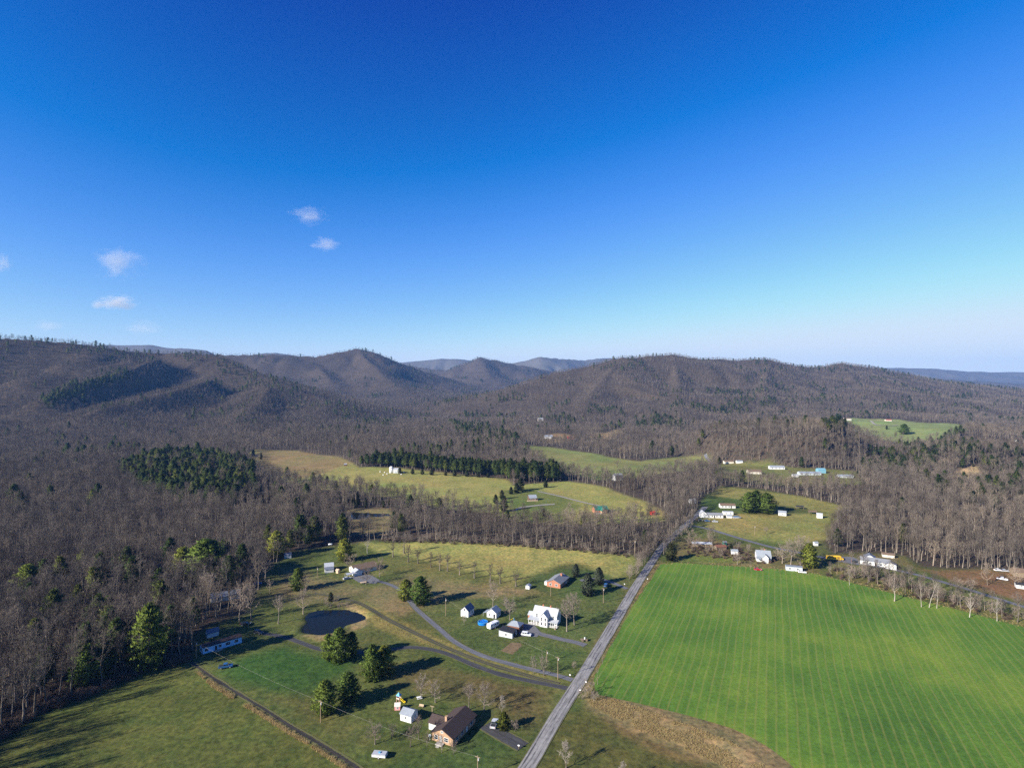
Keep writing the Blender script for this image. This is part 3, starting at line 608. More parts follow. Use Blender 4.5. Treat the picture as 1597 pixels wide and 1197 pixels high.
def pine_tree(seed, H, wid=0.22, base=0.12, whorls=15, per=6, tufts=6, leaf=0.55, droop=0.05, top=1.0, dens=7, ragged=0.35):
    rg = np.random.default_rng(seed); T, C = TM(), TM()
    n = 6; z = np.linspace(0, H * 0.97, n); wx = np.cumsum(rg.normal(0, .006 * H, n)); wx -= wx[0]; P = np.column_stack([wx, wx * 0.4, z])
    r = 0.016 * H * (1 - 0.93 * np.linspace(0, 1, n)); T.prisms(P[:-1], P[1:], r[:-1], r[1:], 6)
    t = base + (0.97 - base) * (np.repeat(np.linspace(0, 1, whorls), per) + rg.normal(0, .012, whorls * per)); t = np.clip(t, base, 0.985); m = len(t)
    q = (t - base) / (1 - base)
    prof = np.minimum(0.55 + q * 2.2, 1.0) * (1 - q ** (1.1 + top * 0.9)) ** 0.9 + 0.04
    L = wid * H * prof * rg.uniform(1 - ragged, 1 + ragged * .6, m)
    az = np.arange(m) * 2.4 + rg.uniform(-.5, .5, m); el = 0.55 * q + rg.uniform(-.1, .15, m) - droop
    d = np.column_stack([np.cos(az) * np.cos(el), np.sin(az) * np.cos(el), np.sin(el)])
    o = np.column_stack([np.interp(t * H, z, wx), np.interp(t * H, z, wx * .4), t * H]); e = o + d * L[:, None]
    C.prisms(o, e, 0.004 * H * (1.1 - t), 0.0012 * H * (1.1 - t), 3)
    s_ = np.tile(np.linspace(0.3, 1.02, tufts), m) + rg.uniform(-.08, .08, m * tufts)
    c = np.repeat(o, tufts, 0) + np.repeat(d * L[:, None], tufts, 0) * s_[:, None]
    side = unit(np.cross(np.repeat(d, tufts, 0), np.array([0, 0, 1.]))); c = c + side * (rg.uniform(-.32, .32, m * tufts) * np.repeat(L, tufts) * np.clip(1.2 - s_, .2, 1))[:, None] + np.array([0, 0, .12])
    nn = m * tufts * dens; cc = np.repeat(c, dens, 0) + rg.normal(0, leaf * .33, (nn, 3)) * np.array([1, 1, .6])
    ld = unit(np.repeat(np.repeat(d, tufts, 0), dens, 0) * .9 + rg.normal(0, .75, (nn, 3)) + np.array([0, 0, .35])); ln = leaf * rg.uniform(.55, 1.25, nn)
    sd = unit(np.cross(ld, rg.normal(0, 1, (nn, 3)))) * (ln * .30)[:, None]
    A_, B_, D_ = cc - sd, cc + sd, cc + ld * ln[:, None]
    out = unit((A_ + B_ + D_) / 3 - np.array([0, 0, H * .42])); fn = np.cross(B_ - A_, D_ - A_); flip = ((fn * out).sum(1) < 0)[:, None]
    C.tris(A_, np.where(flip, D_, B_), np.where(flip, B_, D_))
    return T.data(), C.data()
def shrub(seed, H, wid, n=260, tww=0.05, leafy=False):
    rg = np.random.default_rng(seed); C = TM()
    a = rg.normal(0, .10 * wid, (n, 3)); a[:, 2] = 0
    az = rg.uniform(0, 6.28, n); el = rg.uniform(.45, 1.5, n); d = np.column_stack([np.cos(az) * np.cos(el), np.sin(az) * np.cos(el), np.sin(el)])
    L = H * rg.uniform(.55, 1.1, n) * (0.6 + .4 * np.sin(el)); e = a + d * L[:, None] * np.array([wid / H, wid / H, 1.0])
    C.prisms(a[:n // 4], e[:n // 4], np.full(n // 4, .035), np.full(n // 4, .012), 3)
    for f in (0.35, 0.6, 0.8, 0.95):
        p = a + (e - a) * f; td = unit(d + rg.normal(0, .6, (n, 3))); sd = unit(np.cross(td, rg.normal(0, 1, (n, 3)))) * (0.16 if leafy else tww)
        C.tris(p - sd * .5, p + sd * .5, p + td * (H * (.16 if leafy else .30) * rg.uniform(.6, 1.3, n))[:, None])
    return C.data()

PROTO = {}     # name -> (trunk mesh, crown mesh, joined mesh)
soft = {MAT['needle'], MAT['wildneedle'], MAT['cedar'], MAT['spruce'], MAT['holly']}
def proto(key, trunk, crown, mt, mc):
    tm = np_mesh(key + '_trunk', *trunk, [mt]) if trunk else None
    cm = np_mesh(key + '_crown', *crown, [mc])
    if trunk:
        v = np.concatenate([trunk[0], crown[0]]); t = np.concatenate([trunk[1], crown[1] + len(trunk[0])])
        jm = np_mesh(key + '_tree', v, t, [mt, mc], np.r_[np.zeros(len(trunk[1])), np.ones(len(crown[1]))])
    else: jm = cm
    if mc in soft:          # needles lie shingled outwards: shade the crown by its rounded surface
        for me in (cm, jm):
            v = np.empty(len(me.vertices) * 3, np.float32); me.vertices.foreach_get('co', v); v = v.reshape(-1, 3); top_ = v[:, 2].max()
            nn = v - np.array([0, 0, top_ * .40]); nn[:, 2] *= .75; nn = unit(nn) + .45 * np.random.default_rng(5).normal(0, 1, nn.shape)
            if me is jm and trunk: nn[:len(trunk[0])] = unit(v[:len(trunk[0])] * np.array([1, 1, 0]) + 1e-3)
            me.normals_split_custom_set_from_vertices(unit(nn).tolist())
    PROTO[key] = (tm, cm, jm); return key
B, W = MAT['bark'], MAT['twig']
FOREST_BARE = [proto('forest_bare%d' % k, *bare_tree(100 + k, 17 + 1.5 * (k % 3), 0.42, 0.27, 1.0, 12, 5, 7, tww=0.055), B, W) for k in range(7)]
FAR_BARE = [proto('far_bare%d' % k, *bare_tree(200 + k, 16, 0.35, 0.36, 0.95, 9, 5, 5, tww=0.13), W, W) for k in range(5)]
YARD = [proto('yard_bare%d' % k, *bare_tree(300 + k, 10, 0.22, 0.47, 0.78, 15, 7, 9, tr=0.028, tww=0.058, lr=.014), B, MAT['yardtwig']) for k in range(5)]
TALLY = [proto('tall_bare%d' % k, *bare_tree(330 + k, 14, 0.25, 0.42, 0.95, 16, 7, 9, tr=0.026, tww=0.062, lr=.013), B, MAT['yardtwig']) for k in range(3)]
ORCH = [proto('orchard_bare%d' % k, *bare_tree(360 + k, 9.5, 0.35, 0.33, 0.85, 12, 5, 6, tr=0.044, tww=0.07, lr=.022), B, MAT['orchtwig']) for k in range(4)]
PALE = [proto('sycamore%d' % k, *bare_tree(400 + k, 16, 0.30, 0.30, 1.05, 12, 5, 4, tr=0.018, tww=0.04, lr=.010), MAT['palebark'], MAT['paletwig']) for k in range(3)]
PALEY = [proto('pale_yard%d' % k, *bare_tree(430 + k, 9, 0.18, 0.36, 0.95, 15, 7, 9, tr=0.024, tww=0.050), B, MAT['paletwig']) for k in range(2)]
BRUSH = [proto('brush_bare%d' % k, *bare_tree(460 + k, 8, 0.10, 0.36, 0.95, 7, 5, 7, tr=0.018, tww=0.06, multi=3), B, MAT['yardtwig']) for k in range(4)]
SNAG = [proto('leaning_bare%d' % k, *bare_tree(490 + k, 8, 0.2, 0.3, 0.9, 8, 4, 5, tr=0.024, tww=0.05), B, MAT['yardtwig']) for k in range(2)]
PINE = [proto('pine%d' % k, *pine_tree(500 + k, 17 + (k % 3), 0.41, 0.06, 15, 9, 7, 1.0, top=1.5, dens=7, ragged=.3), B, MAT['needle']) for k in range(4)]
FPINE = [proto('forest_pine%d' % k, *pine_tree(515 + k, 18, 0.25, 0.16, 13, 7, 6, 0.9, top=1.3, dens=6, ragged=.45), B, MAT['wildneedle']) for k in range(4)]
STAND = [proto('stand_pine%d' % k, *pine_tree(530 + k, 20, 0.20, 0.30, 11, 7, 5, 0.95, top=1.5, dens=7, ragged=.5), B, MAT['wildneedle']) for k in range(4)]
FARPINE = [proto('far_pine%d' % k, *pine_tree(560 + k, 17, 0.27, 0.12, 8, 5, 4, 1.5, top=1.5, dens=5, ragged=.5), B, MAT['wildneedle']) for k in range(3)]
CEDAR = [proto('cedar%d' % k, *pine_tree(600 + k, 7, 0.24, 0.04, 12, 6, 5, 0.5, top=.8, dens=7, ragged=.2), B, MAT['cedar']) for k in range(3)]
SPRUCE = [proto('spruce%d' % k, *pine_tree(630 + k, 11, 0.34, 0.02, 15, 8, 7, 0.65, droop=.15, top=1.3, dens=7, ragged=.15), B, MAT['spruce']) for k in range(2)]
HOLLY = [proto('holly0', *pine_tree(660, 6, 0.42, 0.04, 12, 7, 6, 0.5, top=1.0, dens=7, ragged=.35), B, MAT['holly'])]
DENSE = [proto('dense_pine0', *pine_tree(680, 14, 0.36, 0.05, 15, 8, 7, 0.8, top=2.0, dens=8, ragged=.3), B, MAT['needle'])]
SHRUB = [proto('shrub%d' % k, None, shrub(700 + k, 2.2, 2.2), None, MAT['redtwig']) for k in range(3)]
def tuft(seed, H=1.0, n=34):
    rg = np.random.default_rng(seed); C = TM(); a = np.column_stack([rg.normal(0, .28, n), rg.normal(0, .28, n), np.zeros(n)])
    d = unit(np.column_stack([rg.normal(0, .33, n), rg.normal(0, .33, n), np.ones(n)])); sd = unit(np.cross(d, rg.normal(0, 1, (n, 3)))) * .055
    C.tris(a - sd, a + sd, a + d * (H * rg.uniform(.6, 1.2, n))[:, None]); return C.data()
TUFT = [proto('tuft%d' % k, None, tuft(720 + k), None, MAT['drygrass']) for k in range(4)]

def plant(key, x, y, name, label, group, scale=1.0, rz=None, lean=(0, 0), cat='tree', sxy=1.0, crown='crown'):
    """one tree as a thing: Empty at its base > trunk, crown"""
    tm, cm, jm = PROTO[key]
    if tm is None:
        o = bpy.data.objects.new(name, cm); COL.objects.link(o); tag(o, label, cat, group)
    else:
        o = bpy.data.objects.new(name, None); COL.objects.link(o); tag(o, label, cat, group)
        for nm, me in (('trunk', tm), (crown, cm)):
            c = bpy.data.objects.new(nm, me); COL.objects.link(c); c.parent = o
    o.location = (x, y, gz(x, y) - 0.08); o.rotation_euler = (lean[0], lean[1], random.uniform(0, 6.28) if rz is None else rz)
    o.scale = (scale * sxy, scale * sxy, scale)
    return o
def plant_px(key, px, py, top, name, label, group=None, **kw):
    """base pixel and top pixel give place and height"""
    p = g1(px, py); h = (py - top) / F * p.y
    ref = max(v.co.z for v in PROTO[key][1].vertices)
    return plant(key, p.x, p.y, name, label, group, scale=h / ref, **kw)
# ------------------------------------------------------------------ woods
rng = np.random.default_rng(42)
SUBPX = {}
PINEZ = [(flat(p), d, key) for p, d, key in [    # pine stands: polygon (bases), density, kind
    ([(180,735),(240,715),(330,712),(395,730),(400,770),(370,790),(300,790),(220,765)], .55, 'p'),
    ([(552,728),(620,722),(700,730),(800,738),(868,740),(872,752),(800,752),(700,743),(620,735),(560,735)], .92, 's'),
    ([(380,770),(440,760),(560,775),(640,790),(650,805),(560,815),(430,810)], .2, 'c'),
    ([(1420,745),(1597,760),(1700,790),(1600,800),(1480,790)], .08, 'p'),
    ([(1240,790),(1330,790),(1330,815),(1260,812)], .0, 'p'),
    ([(700,660),(760,668),(820,690),(780,700),(720,680)], .2, 'p'),
    ([(60,625),(120,598),(200,578),(210,590),(130,615),(80,640)], .5, 'f'),
    ([(1480,690),(1540,700),(1640,720),(1640,752),(1540,745),(1500,735)], .45, 'c'),
    ([(1335,738),(1350,705),(1420,690),(1500,682),(1530,692),(1490,720),(1440,742)], .5, 'c'),  # dark cedars added to stand in for shade on this slope
    ([(330,556),(400,585),(470,610),(560,640),(620,660),(600,668),(500,640),(420,612),(340,585)], .10, 'f'),
    ([(0,522),(100,530),(180,542),(250,552),(240,566),(150,560),(60,545),(0,540)], .08, 'f'),
    ([(1280,668),(1310,655),(1320,672),(1290,680)], .7, 'p'),
    ([(400,850),(460,840),(560,835),(590,845),(520,852),(455,865)], .25, 'p'),
    ([(20,960),(120,900),(300,870),(400,880),(390,930),(300,990),(180,1060),(60,1110)], .07, 'p'),
]]
def near_road(x, y, extra=3.0):
    k = np.zeros(x.shape, bool)
    for p, w in ROADS.values():
        for (ax, ay), (bx, by) in zip(p[:-1], p[1:]):
            dx, dy = bx - ax, by - ay; t = np.clip(((x - ax) * dx + (y - ay) * dy) / (dx * dx + dy * dy), 0, 1)
            k |= np.hypot(x - ax - t * dx, y - ay - t * dy) < w / 2 + extra
    return k
KEEP_CLEAR = []     # (x, y, r) around buildings, filled before scattering
# skyline per viewing direction, for leaving out what no one could see
_a = np.linspace(-1.25, 1.1, 500); _Y = 100 * np.exp(np.linspace(0, math.log(60), 240))
_el = (terrain(_a[:, None] * _Y, np.broadcast_to(_Y, (500, 240))) - CAMH) / _Y
_mx = np.maximum.accumulate(_el, 1)
def visible(x, y, top):
    ia = np.clip(((x / y) + 1.25) / 2.35 * 499, 0, 499).astype(int); iy = np.clip(np.log(y / 100) / math.log(60) * 239 - 1, 0, 239).astype(int)
    return (terrain(x, y) + top - CAMH) / y > _mx[ia, iy] - 0.0015
def scatter(y0, y1, s, margin=40):
    out = []
    yy = np.arange(y0, y1, s)
    for yv in yy:
        xs = np.arange(-1.02 * yv - margin - 90, 0.96 * yv + margin, s); out.append(np.column_stack([xs, np.full(len(xs), yv)]))
    p = np.concatenate(out); p += rng.uniform(-.5, .5, p.shape) * s
    x, y = p[:, 0], p[:, 1]; ok = y > 80
    for k, poly in enumerate(OPEN): 
        b = (x > poly[:, 0].min()) & (x < poly[:, 0].max()) & (y > poly[:, 1].min()) & (y < poly[:, 1].max()) & ok
        ok[b] &= ~inpoly(x[b], y[b], poly)
    ok[ok] &= visible(x[ok], y[ok], 26.0)
    ok[ok] &= ~near_road(x[ok], y[ok], 2.5)
    for cx, cy, r in KEEP_CLEAR: ok &= np.hypot(x - cx, y - cy) > r
    for cx, cy, rx, ry, lv in PONDS: ok &= np.hypot((x - cx) / rx, (y - cy) / ry) > 1.25
    return x[ok], y[ok]
def forest_points():
    X, Y, K = [], [], []
    for y0, y1, s in ((90, 380, 5.0), (380, 900, 6.0), (900, 1900, 8.0), (1900, 3300, 10.5), (3300, 6200, 16.0)):
        x, y = scatter(y0, y1, s); u = rng.random(len(x))
        gap = fbm(x, y, 35, 61, 2) > (0.23 if y0 < 900 else 0.1); x, y, u = x[gap], y[gap], u[gap]
        kind = np.zeros(len(x), int)                   # 0 bare, 1 pine, 2 stand, 3 cedar
        cl = fbm(x, y, 140, 201, 3); base = np.clip((cl - 0.60) * 1.0, 0.005, 0.15)
        base = np.where(y < 900, base * 0.16, base)
        kind[u < base] = 1
        for poly, d, kk in PINEZ:
            inn = inpoly(x, y, poly); hit = inn & (u < d); kind[hit] = {'p': 1, 's': 2, 'c': 3, 'f': 1}[kk]; kind[inn & ~hit & (kind > 0)] = 0
        X.append(x); Y.append(y); K.append(kind)
    return np.concatenate(X), np.concatenate(Y), np.concatenate(K)

def gn_wood(name, label, xs, ys, keys, sc, idx, cat='wood', rot_tilt=0.06):
    """one mass of trees nobody could count: points that carry tree instances"""
    pc = bpy.data.collections.new(name + '_kinds')
    for q, k in enumerate(keys):
        pc.objects.link(bpy.data.objects.new('%s_kind_%02d' % (name, q), PROTO[k][2]))
    z = terrain(xs, ys) - 0.1
    me = bpy.data.meshes.new(name); me.vertices.add(len(xs)); me.vertices.foreach_set('co', np.column_stack([xs, ys, z]).astype(np.float32).ravel())
    a = me.attributes.new('rot', 'FLOAT_VECTOR', 'POINT'); a.data.foreach_set('vector', np.column_stack([rng.normal(0, rot_tilt, len(xs)), rng.normal(0, rot_tilt, len(xs)), rng.uniform(0, 6.28, len(xs))]).astype(np.float32).ravel())
    a = me.attributes.new('scl', 'FLOAT', 'POINT'); a.data.foreach_set('value', sc.astype(np.float32))
    a = me.attributes.new('idx', 'INT', 'POINT'); a.data.foreach_set('value', idx.astype(np.int32))
    o = bpy.data.objects.new(name, me); COL.objects.link(o); tag(o, label, cat, None, 'stuff')
    ng = bpy.data.node_groups.new(name + '_scatter', 'GeometryNodeTree')
    ng.interface.new_socket('Geometry', in_out='INPUT', socket_type='NodeSocketGeometry'); ng.interface.new_socket('Geometry', in_out='OUTPUT', socket_type='NodeSocketGeometry')
    N, L = ng.nodes, ng.links; gi, go = N.new('NodeGroupInput'), N.new('NodeGroupOutput'); ip = N.new('GeometryNodeInstanceOnPoints'); ci = N.new('GeometryNodeCollectionInfo')
    ci.inputs['Collection'].default_value = pc; ci.inputs['Separate Children'].default_value = True; ci.inputs['Reset Children'].default_value = True
    ip.inputs['Pick Instance'].default_value = True
    for nm, ty, sock in (('rot', 'FLOAT_VECTOR', 'Rotation'), ('scl', 'FLOAT', 'Scale'), ('idx', 'INT', 'Instance Index')):
        na = N.new('GeometryNodeInputNamedAttribute'); na.data_type = ty; na.inputs['Name'].default_value = nm; L.new(na.outputs['Attribute'], ip.inputs[sock])
    L.new(gi.outputs[0], ip.inputs['Points']); L.new(ci.outputs[0], ip.inputs['Instance']); L.new(ip.outputs[0], go.inputs[0])
    md = o.modifiers.new('scatter', 'NODES'); md.node_group = ng
    return o

def build_forest():
    fx, fy, fk = forest_points(); n = len(fx)
    top_ok = np.abs(fx / fy) < 0.93
    used = np.zeros(n, bool)
    # the nearest trees in view are things of their own
    def singles(kinds, limit, keys, name, labels, group):
        cand = np.where(np.isin(fk, kinds) & top_ok & (fy > 165) & (fy < 900))[0]; cand = cand[np.argsort(fy[cand])][:limit]
        for i in cand:
            used[i] = True; X, Y = fx[i], fy[i]
            px = CX + X / Y * F
            lab, grp = labels(px, Y)
            kk = keys[int(fk[i])] if isinstance(keys, dict) else keys
            plant(random.choice(kk), X, Y, name, lab, grp, random.uniform(.75, 1.2) * (.75 if px > 560 else 1), lean=(random.gauss(0, .05), random.gauss(0, .05)))
    def lab_bare(px, Y):
        if px < 300: return 'bare grey forest tree in the dark wood left of the hay field', 'bare trees of the left wood'
        if px < 600: return 'bare grey tree in the wood edge above the pond', 'bare trees of the wood above the pond'
        if px < 1040: return 'bare grey tree in the wood strip behind the hay meadow', 'bare trees of the middle wood strip'
        return 'bare grey tree in the wood beyond the right hand road', 'bare trees of the right wood'
    def lab_pine(px, Y):
        if px < 300: return 'green pine standing among bare trees of the left wood', 'pines in the left wood'
        if px < 640: return 'green conifer in the mixed woods between left hillside and hay meadows', 'conifers of the mixed left woods'
        if px < 1040: return 'green conifer in or behind the middle wood strip', 'conifers of the middle woods'
        return 'green pine in the wood right of the road', 'pines in the right wood'
    singles([0], 180, FOREST_BARE, 'bare_tree', lab_bare, None)
    singles([1, 2, 3], 190, {1: FPINE, 2: STAND, 3: CEDAR + FPINE[:1]}, 'pine_tree', lab_pine, None)
    rest = ~used
    px = CX + fx / fy * F
    def group(name, label, sel, keysN, keysF, cat, lo, hi):
        sel = sel & rest
        if not sel.any(): return
        keys = keysN + keysF; x, y = fx[sel], fy[sel]; m = len(x)
        idx = np.where(y < 1300, rng.integers(0, len(keysN), m), len(keysN) + rng.integers(0, len(keysF), m))
        sc = rng.uniform(lo, hi, m) * np.where(rng.random(m) < .08, 1.28, 1.0) * np.where(y > 3300, 1.15, 1.0)
        gn_wood(name, label, x, y, keys, sc, idx, cat)
    bare = fk == 0
    near = fy < 1000
    group('bare_forest', 'leafless grey brown forest covering the left hillside and flats', bare & (px < 600) & (fy < 2500), FOREST_BARE, FAR_BARE, 'forest', .52, 1.05)
    group('bare_forest', 'leafless woods across the middle valley between the meadows', bare & (px >= 600) & (px < 1060) & (fy < 1250), FOREST_BARE, FAR_BARE, 'forest', .52, .98)
    group('bare_forest', 'leafless woods right of the road below the knoll', bare & (px >= 1060) & (fy < 1250), FOREST_BARE, FAR_BARE, 'forest', .52, .98)
    group('bare_forest', 'leafless forest on the broad right hand mountain', bare & (px >= 600) & (fy >= 1250) & ((fy < 3300) & (px > 690)), FOREST_BARE, FAR_BARE, 'forest', .55, .85)
    group('bare_forest', 'leafless forest on the far central mountains', bare & ~((px < 600) & (fy < 2500)) & ~((px >= 600) & (fy < 1250)) & ~((px >= 600) & (fy >= 1250) & (fy < 3300) & (px > 690)), FOREST_BARE, FAR_BARE, 'forest', .55, .85)
    group('conifer_forest', 'dark pines scattered through the forested hillsides', (fk == 1), FPINE + STAND, FARPINE, 'forest', .65, 1.05)
    group('conifer_forest', 'tall dark pine plantation behind the white barn', (fk == 2), STAND, FARPINE, 'forest', .75, 1.0)
    group('conifer_forest', 'low cedars on rough ground by the woods, some added to darken the shaded slope', (fk == 3), CEDAR + FPINE[:1], FARPINE, 'forest', .6, .95)
    print('forest', n, used.sum())
# ------------------------------------------------------------------ building kit
MAT.update(
    bluewhite=plain('shade_tinted_white_siding', (0.34, 0.60, 0.84)),  # white mobile home wall, blue tint of its shade put into the colour
    white=plain('white_clapboard', (0.60, 0.60, 0.59), .7), cream=plain('cream_siding', (0.62, 0.57, 0.48)), tanbrick=plain('tan_brick', (0.37, 0.24, 0.15), scale=3), redbrick=plain('red_brick', (0.36, 0.15, 0.09), scale=3),
    log=plain('dark_log', (0.11, 0.065, 0.045)), paleblue=plain('pale_grey_siding', (0.42, 0.46, 0.48)), brownroof=plain('brown_shingle', (0.060, 0.042, 0.036)), tanroof=plain('tan_brown_shingle', (0.150, 0.105, 0.072)),
    greyroof=plain('grey_shingle', (0.20, 0.21, 0.225)), darkroof=plain('charcoal_roof', (0.030, 0.031, 0.036)), metalroof=plain('pale_metal_roof', (0.40, 0.42, 0.44), .35, .5), tinroof=plain('weathered_tin_roof', (0.26, 0.29, 0.32), .4, .5),
    slate=plain('blue_grey_roof', (0.14, 0.16, 0.20)), greenroof=plain('green_metal_roof', (0.02, 0.17, 0.12), .45, .5), teal=plain('teal_metal', (0.16, 0.34, 0.42), .5), redpaint=plain('red_paint', (0.45, 0.04, 0.03), .5), rust=plain('rusty_metal', (0.18, 0.08, 0.05)),
    yellow=plain('yellow_paint', (0.80, 0.47, 0.02), .45, .5), playyellow=plain('yellow_plastic', (0.85, 0.62, 0.02), .4), playblue=plain('blue_plastic', (0.02, 0.28, 0.62), .4), poolblue=plain('pool_blue_vinyl', (0.01, 0.16, 0.55), .3), sky_blue=plain('light_blue_canvas', (0.10, 0.34, 0.52), .6),
    pink=plain('pink_plastic', (0.65, 0.30, 0.30)), wood=plain('weathered_wood', (0.20, 0.15, 0.10)), palewood=plain('pale_deck_wood', (0.50, 0.38, 0.26)), pole=plain('pole_wood', (0.26, 0.19, 0.125), scale=4), stone=plain('grey_stone', (0.35, 0.33, 0.30)),
    dark=plain('dark_trim', (0.03, 0.03, 0.032), .6), carwhite=plain('white_car_paint', (0.75, 0.76, 0.78), .25, .5, .02), carblue=plain('blue_car_paint', (0.03, 0.10, 0.24), .25, .5, .02), carblack=plain('black_car_paint', (0.015, 0.016, 0.02), .25, .5, .02), carred=plain('red_car_paint', (0.45, 0.02, 0.03), .25, .5, .02), carsilver=plain('silver_car_paint', (0.45, 0.47, 0.5), .25, .5, .02),
    tyre=plain('tyre_rubber', (0.02, 0.02, 0.02), .9), rim=plain('wheel_rim', (0.45, 0.45, 0.46), .35, .5), orange=plain('orange_red_plastic', (0.6, 0.10, 0.02)))
m, n, l, b = mat('window_glass', 0.08, 0.6); b.inputs['Base Color'].default_value = (0.02, 0.026, 0.032, 1); MAT['glass'] = m
m, n, l, b = mat('trim_white', 0.6, 0.3); b.inputs['Base Color'].default_value = (0.75, 0.75, 0.74, 1); MAT['trim'] = m

def wbox(mb, side, L, W, u, z, w, h, d0, d1):
    if side == 'f': mb.box(u - w/2, u + w/2, -W/2 - d1, -W/2 - d0, z, z + h)
    elif side == 'b': mb.box(u - w/2, u + w/2, W/2 + d0, W/2 + d1, z, z + h)
    elif side == 'l': mb.box(-L/2 - d1, -L/2 - d0, u - w/2, u + w/2, z, z + h)
    else: mb.box(L/2 + d0, L/2 + d1, u - w/2, u + w/2, z, z + h)
def windows(t, L, W, spec, off=(0, 0)):
    for side, u, z, w, h in spec:
        f = MB()
        for (u0, z0, ww, hh) in ((u, z - .09, w + .2, .09), (u, z + h, w + .2, .09), (u - w/2 - .05, z, .1, h), (u + w/2 + .05, z, .1, h), (u, z + h/2 - .03, w, .06)): wbox(f, side, L, W, u0, z0, ww, hh, .003, .06)
        fo = f.build('window', MAT['trim'], t); p = MB(); wbox(p, side, L, W, u, z, w, h, .004, .03); p.build('pane', MAT['glass'], fo)
        if off != (0, 0): fo.location = (off[0], off[1], 0)
def doors(t, L, W, spec, mt='white', off=(0, 0)):
    for side, u, w, h, mk in spec:
        d = MB(); wbox(d, side, L, W, u, 0.1, w, h, .003, .05); o = d.build('door', MAT[mk], t); k = MB(); wbox(k, side, L, W, u + w * .38, 1.0, .07, .07, .05, .11); k.build('handle', MAT['dark'], o)
        if off != (0, 0): o.location = (off[0], off[1], 0)
def gable(t, L, W, H, rise, wall, roof, over=.45, off=(0, 0), turn=False, names=('wall', 'roof'), th=.16):
    """gabled block, ridge along x (or along y when turn)"""
    a, c = MB(), MB(); A = a.prismx if not turn else a.prism; Cc = c.prismx if not turn else c.prism
    A([(-W/2, -1.0), (W/2, -1.0), (W/2, H), (0, H + rise), (-W/2, H)], -L/2, L/2)
    s = rise / (W/2); e = W/2 + over; z0 = H - over * s + .02; zr = H + rise + .02
    Cc([(-e, z0), (0, zr), (e, z0), (e, z0 + th), (0, zr + th), (-e, z0 + th)], -L/2 - over * .7, L/2 + over * .7)
    ao = a.build(names[0], MAT[wall], t); co = c.build(names[1], MAT[roof], t)
    ao.location = co.location = (off[0], off[1], 0); return ao, co
def chimney(roof, x, y, z0, z1, s=.7, mk='redbrick'):
    c = MB(); c.box(x - s/2, x + s/2, y - s/2, y + s/2, z0, z1 - .12); c.box(x - s/2 - .06, x + s/2 + .06, y - s/2 - .06, y + s/2 + .06, z1 - .12, z1); return c.build('chimney', MAT[mk], roof)
def site(name, label, cat, px, py, ang, group=None, sink=0.0):
    p = g1(px, py); KEEP_CLEAR.append((p.x, p.y, 9.0)); return thing(name, label, cat, (p.x, p.y, p.z - sink), R(ang), group)
def simple(name, label, cat, px, py, L, W, H, rise, ang, wall, roof, wins=(), drs=(), over=.35, group=None, chim=None):
    t = site(name, label, cat, px, py, ang, group); w, r = gable(t, L, W, H, rise, wall, roof, over)
    windows(t, L, W, wins); doors(t, L, W, drs)
    if chim: chimney(r, *chim)
    return t
A1, A2 = -24.5, 65.5         # the farm's grid: across and along the road

# near house with the brown roof
t = site('ranch_house', 'tan brick house with dark brown roof nearest the camera', 'house', 708, 1139, 64)
w, r = gable(t, 15, 8.4, 2.7, 2.0, 'tanbrick', 'brownroof', .55)
chimney(r, -1.8, 1.9, 3.4, 5.6, .8, 'tanbrick')
gable(t, 7.5, 5.0, 2.6, 1.5, 'white', 'brownroof', .4, (-0.5, 4.6), True, ('wing_wall', 'wing_roof'))
windows(t, 15, 8.4, [('l', 2.3, .9, 1.2, 1.25), ('l', -1.6, .9, 1.5, 1.25), ('f', -5, .9, 1.4, 1.2), ('f', -1.5, .9, 1.4, 1.2), ('f', 4.8, .9, 1.4, 1.2), ('l', 0, 3.4, .7, .6)])
doors(t, 15, 8.4, [('f', 1.5, 1.0, 2.1, 'white'), ('l', .5, .95, 2.1, 'white')])
mb = MB(); mb.box(-9.3, -7.56, -1.0, 1.6, -.6, .35); mb.box(-10.2, -9.3, -.3, .9, -.6, .12); mb.build('porch_steps', MAT['stone'], t)
mb = MB(); mb.tube([(-8.0, 4.6, 1.6), (-8.3, 4.6, 1.75)], [.5, .05], 10); mb.tube([(-7.9, 4.6, 0), (-7.9, 4.6, 1.6)], .05, 5); mb.build('satellite_dish', MAT['trim'], t)
# white shed beside it
simple('garden_shed', 'small white shed with pale blue roof near the play tower', 'shed', 638, 1120, 4.6, 4.2, 2.5, 1.1, A1, 'white', 'tinroof', [('f', 0, 1.0, .7, .8)], [('r', .4, 1.0, 1.9, 'paleblue')])

# white farmhouse
t = site('farmhouse', 'two storey white farmhouse with porches and pale roof', 'house', 853, 969, A1 + 1)
w, r = gable(t, 12.5, 6.4, 4.9, 2.5, 'white', 'metalroof', .4)
chimney(r, -2.0, 0.2, 6.7, 8.4, .6); chimney(r, 2.0, .2, 6.7, 8.4, .6)
ww, wr = gable(t, 4.8, 4.0, 4.8, 2.1, 'white', 'metalroof', .35, (0.6, -4.4), True, ('gable_wing', 'wing_roof'))
fr = [(-1.0, .9), (1.0, .9), (-1.0, 3.1), (1.0, 3.1)]
windows(t, 4.0, 4.8, [('f', u, z, .85, 1.5) for u, z in fr], (0.6, -4.4))
windows(t, 12.5, 6.4, [('f', -4.2, 3.1, .9, 1.4), ('f', 4.5, 3.1, .9, 1.4), ('r', 0, 3.1, .9, 1.4), ('r', 0, .9, .9, 1.5), ('l', 1, 3.1, .9, 1.4), ('l', 1, .9, .9, 1.5), ('l', -1.2, 3.1, .9, 1.4)])
doors(t, 12.5, 6.4, [('f', -3.2, 1.0, 2.1, 'dark'), ('f', 4.0, 1.0, 2.1, 'dark')])
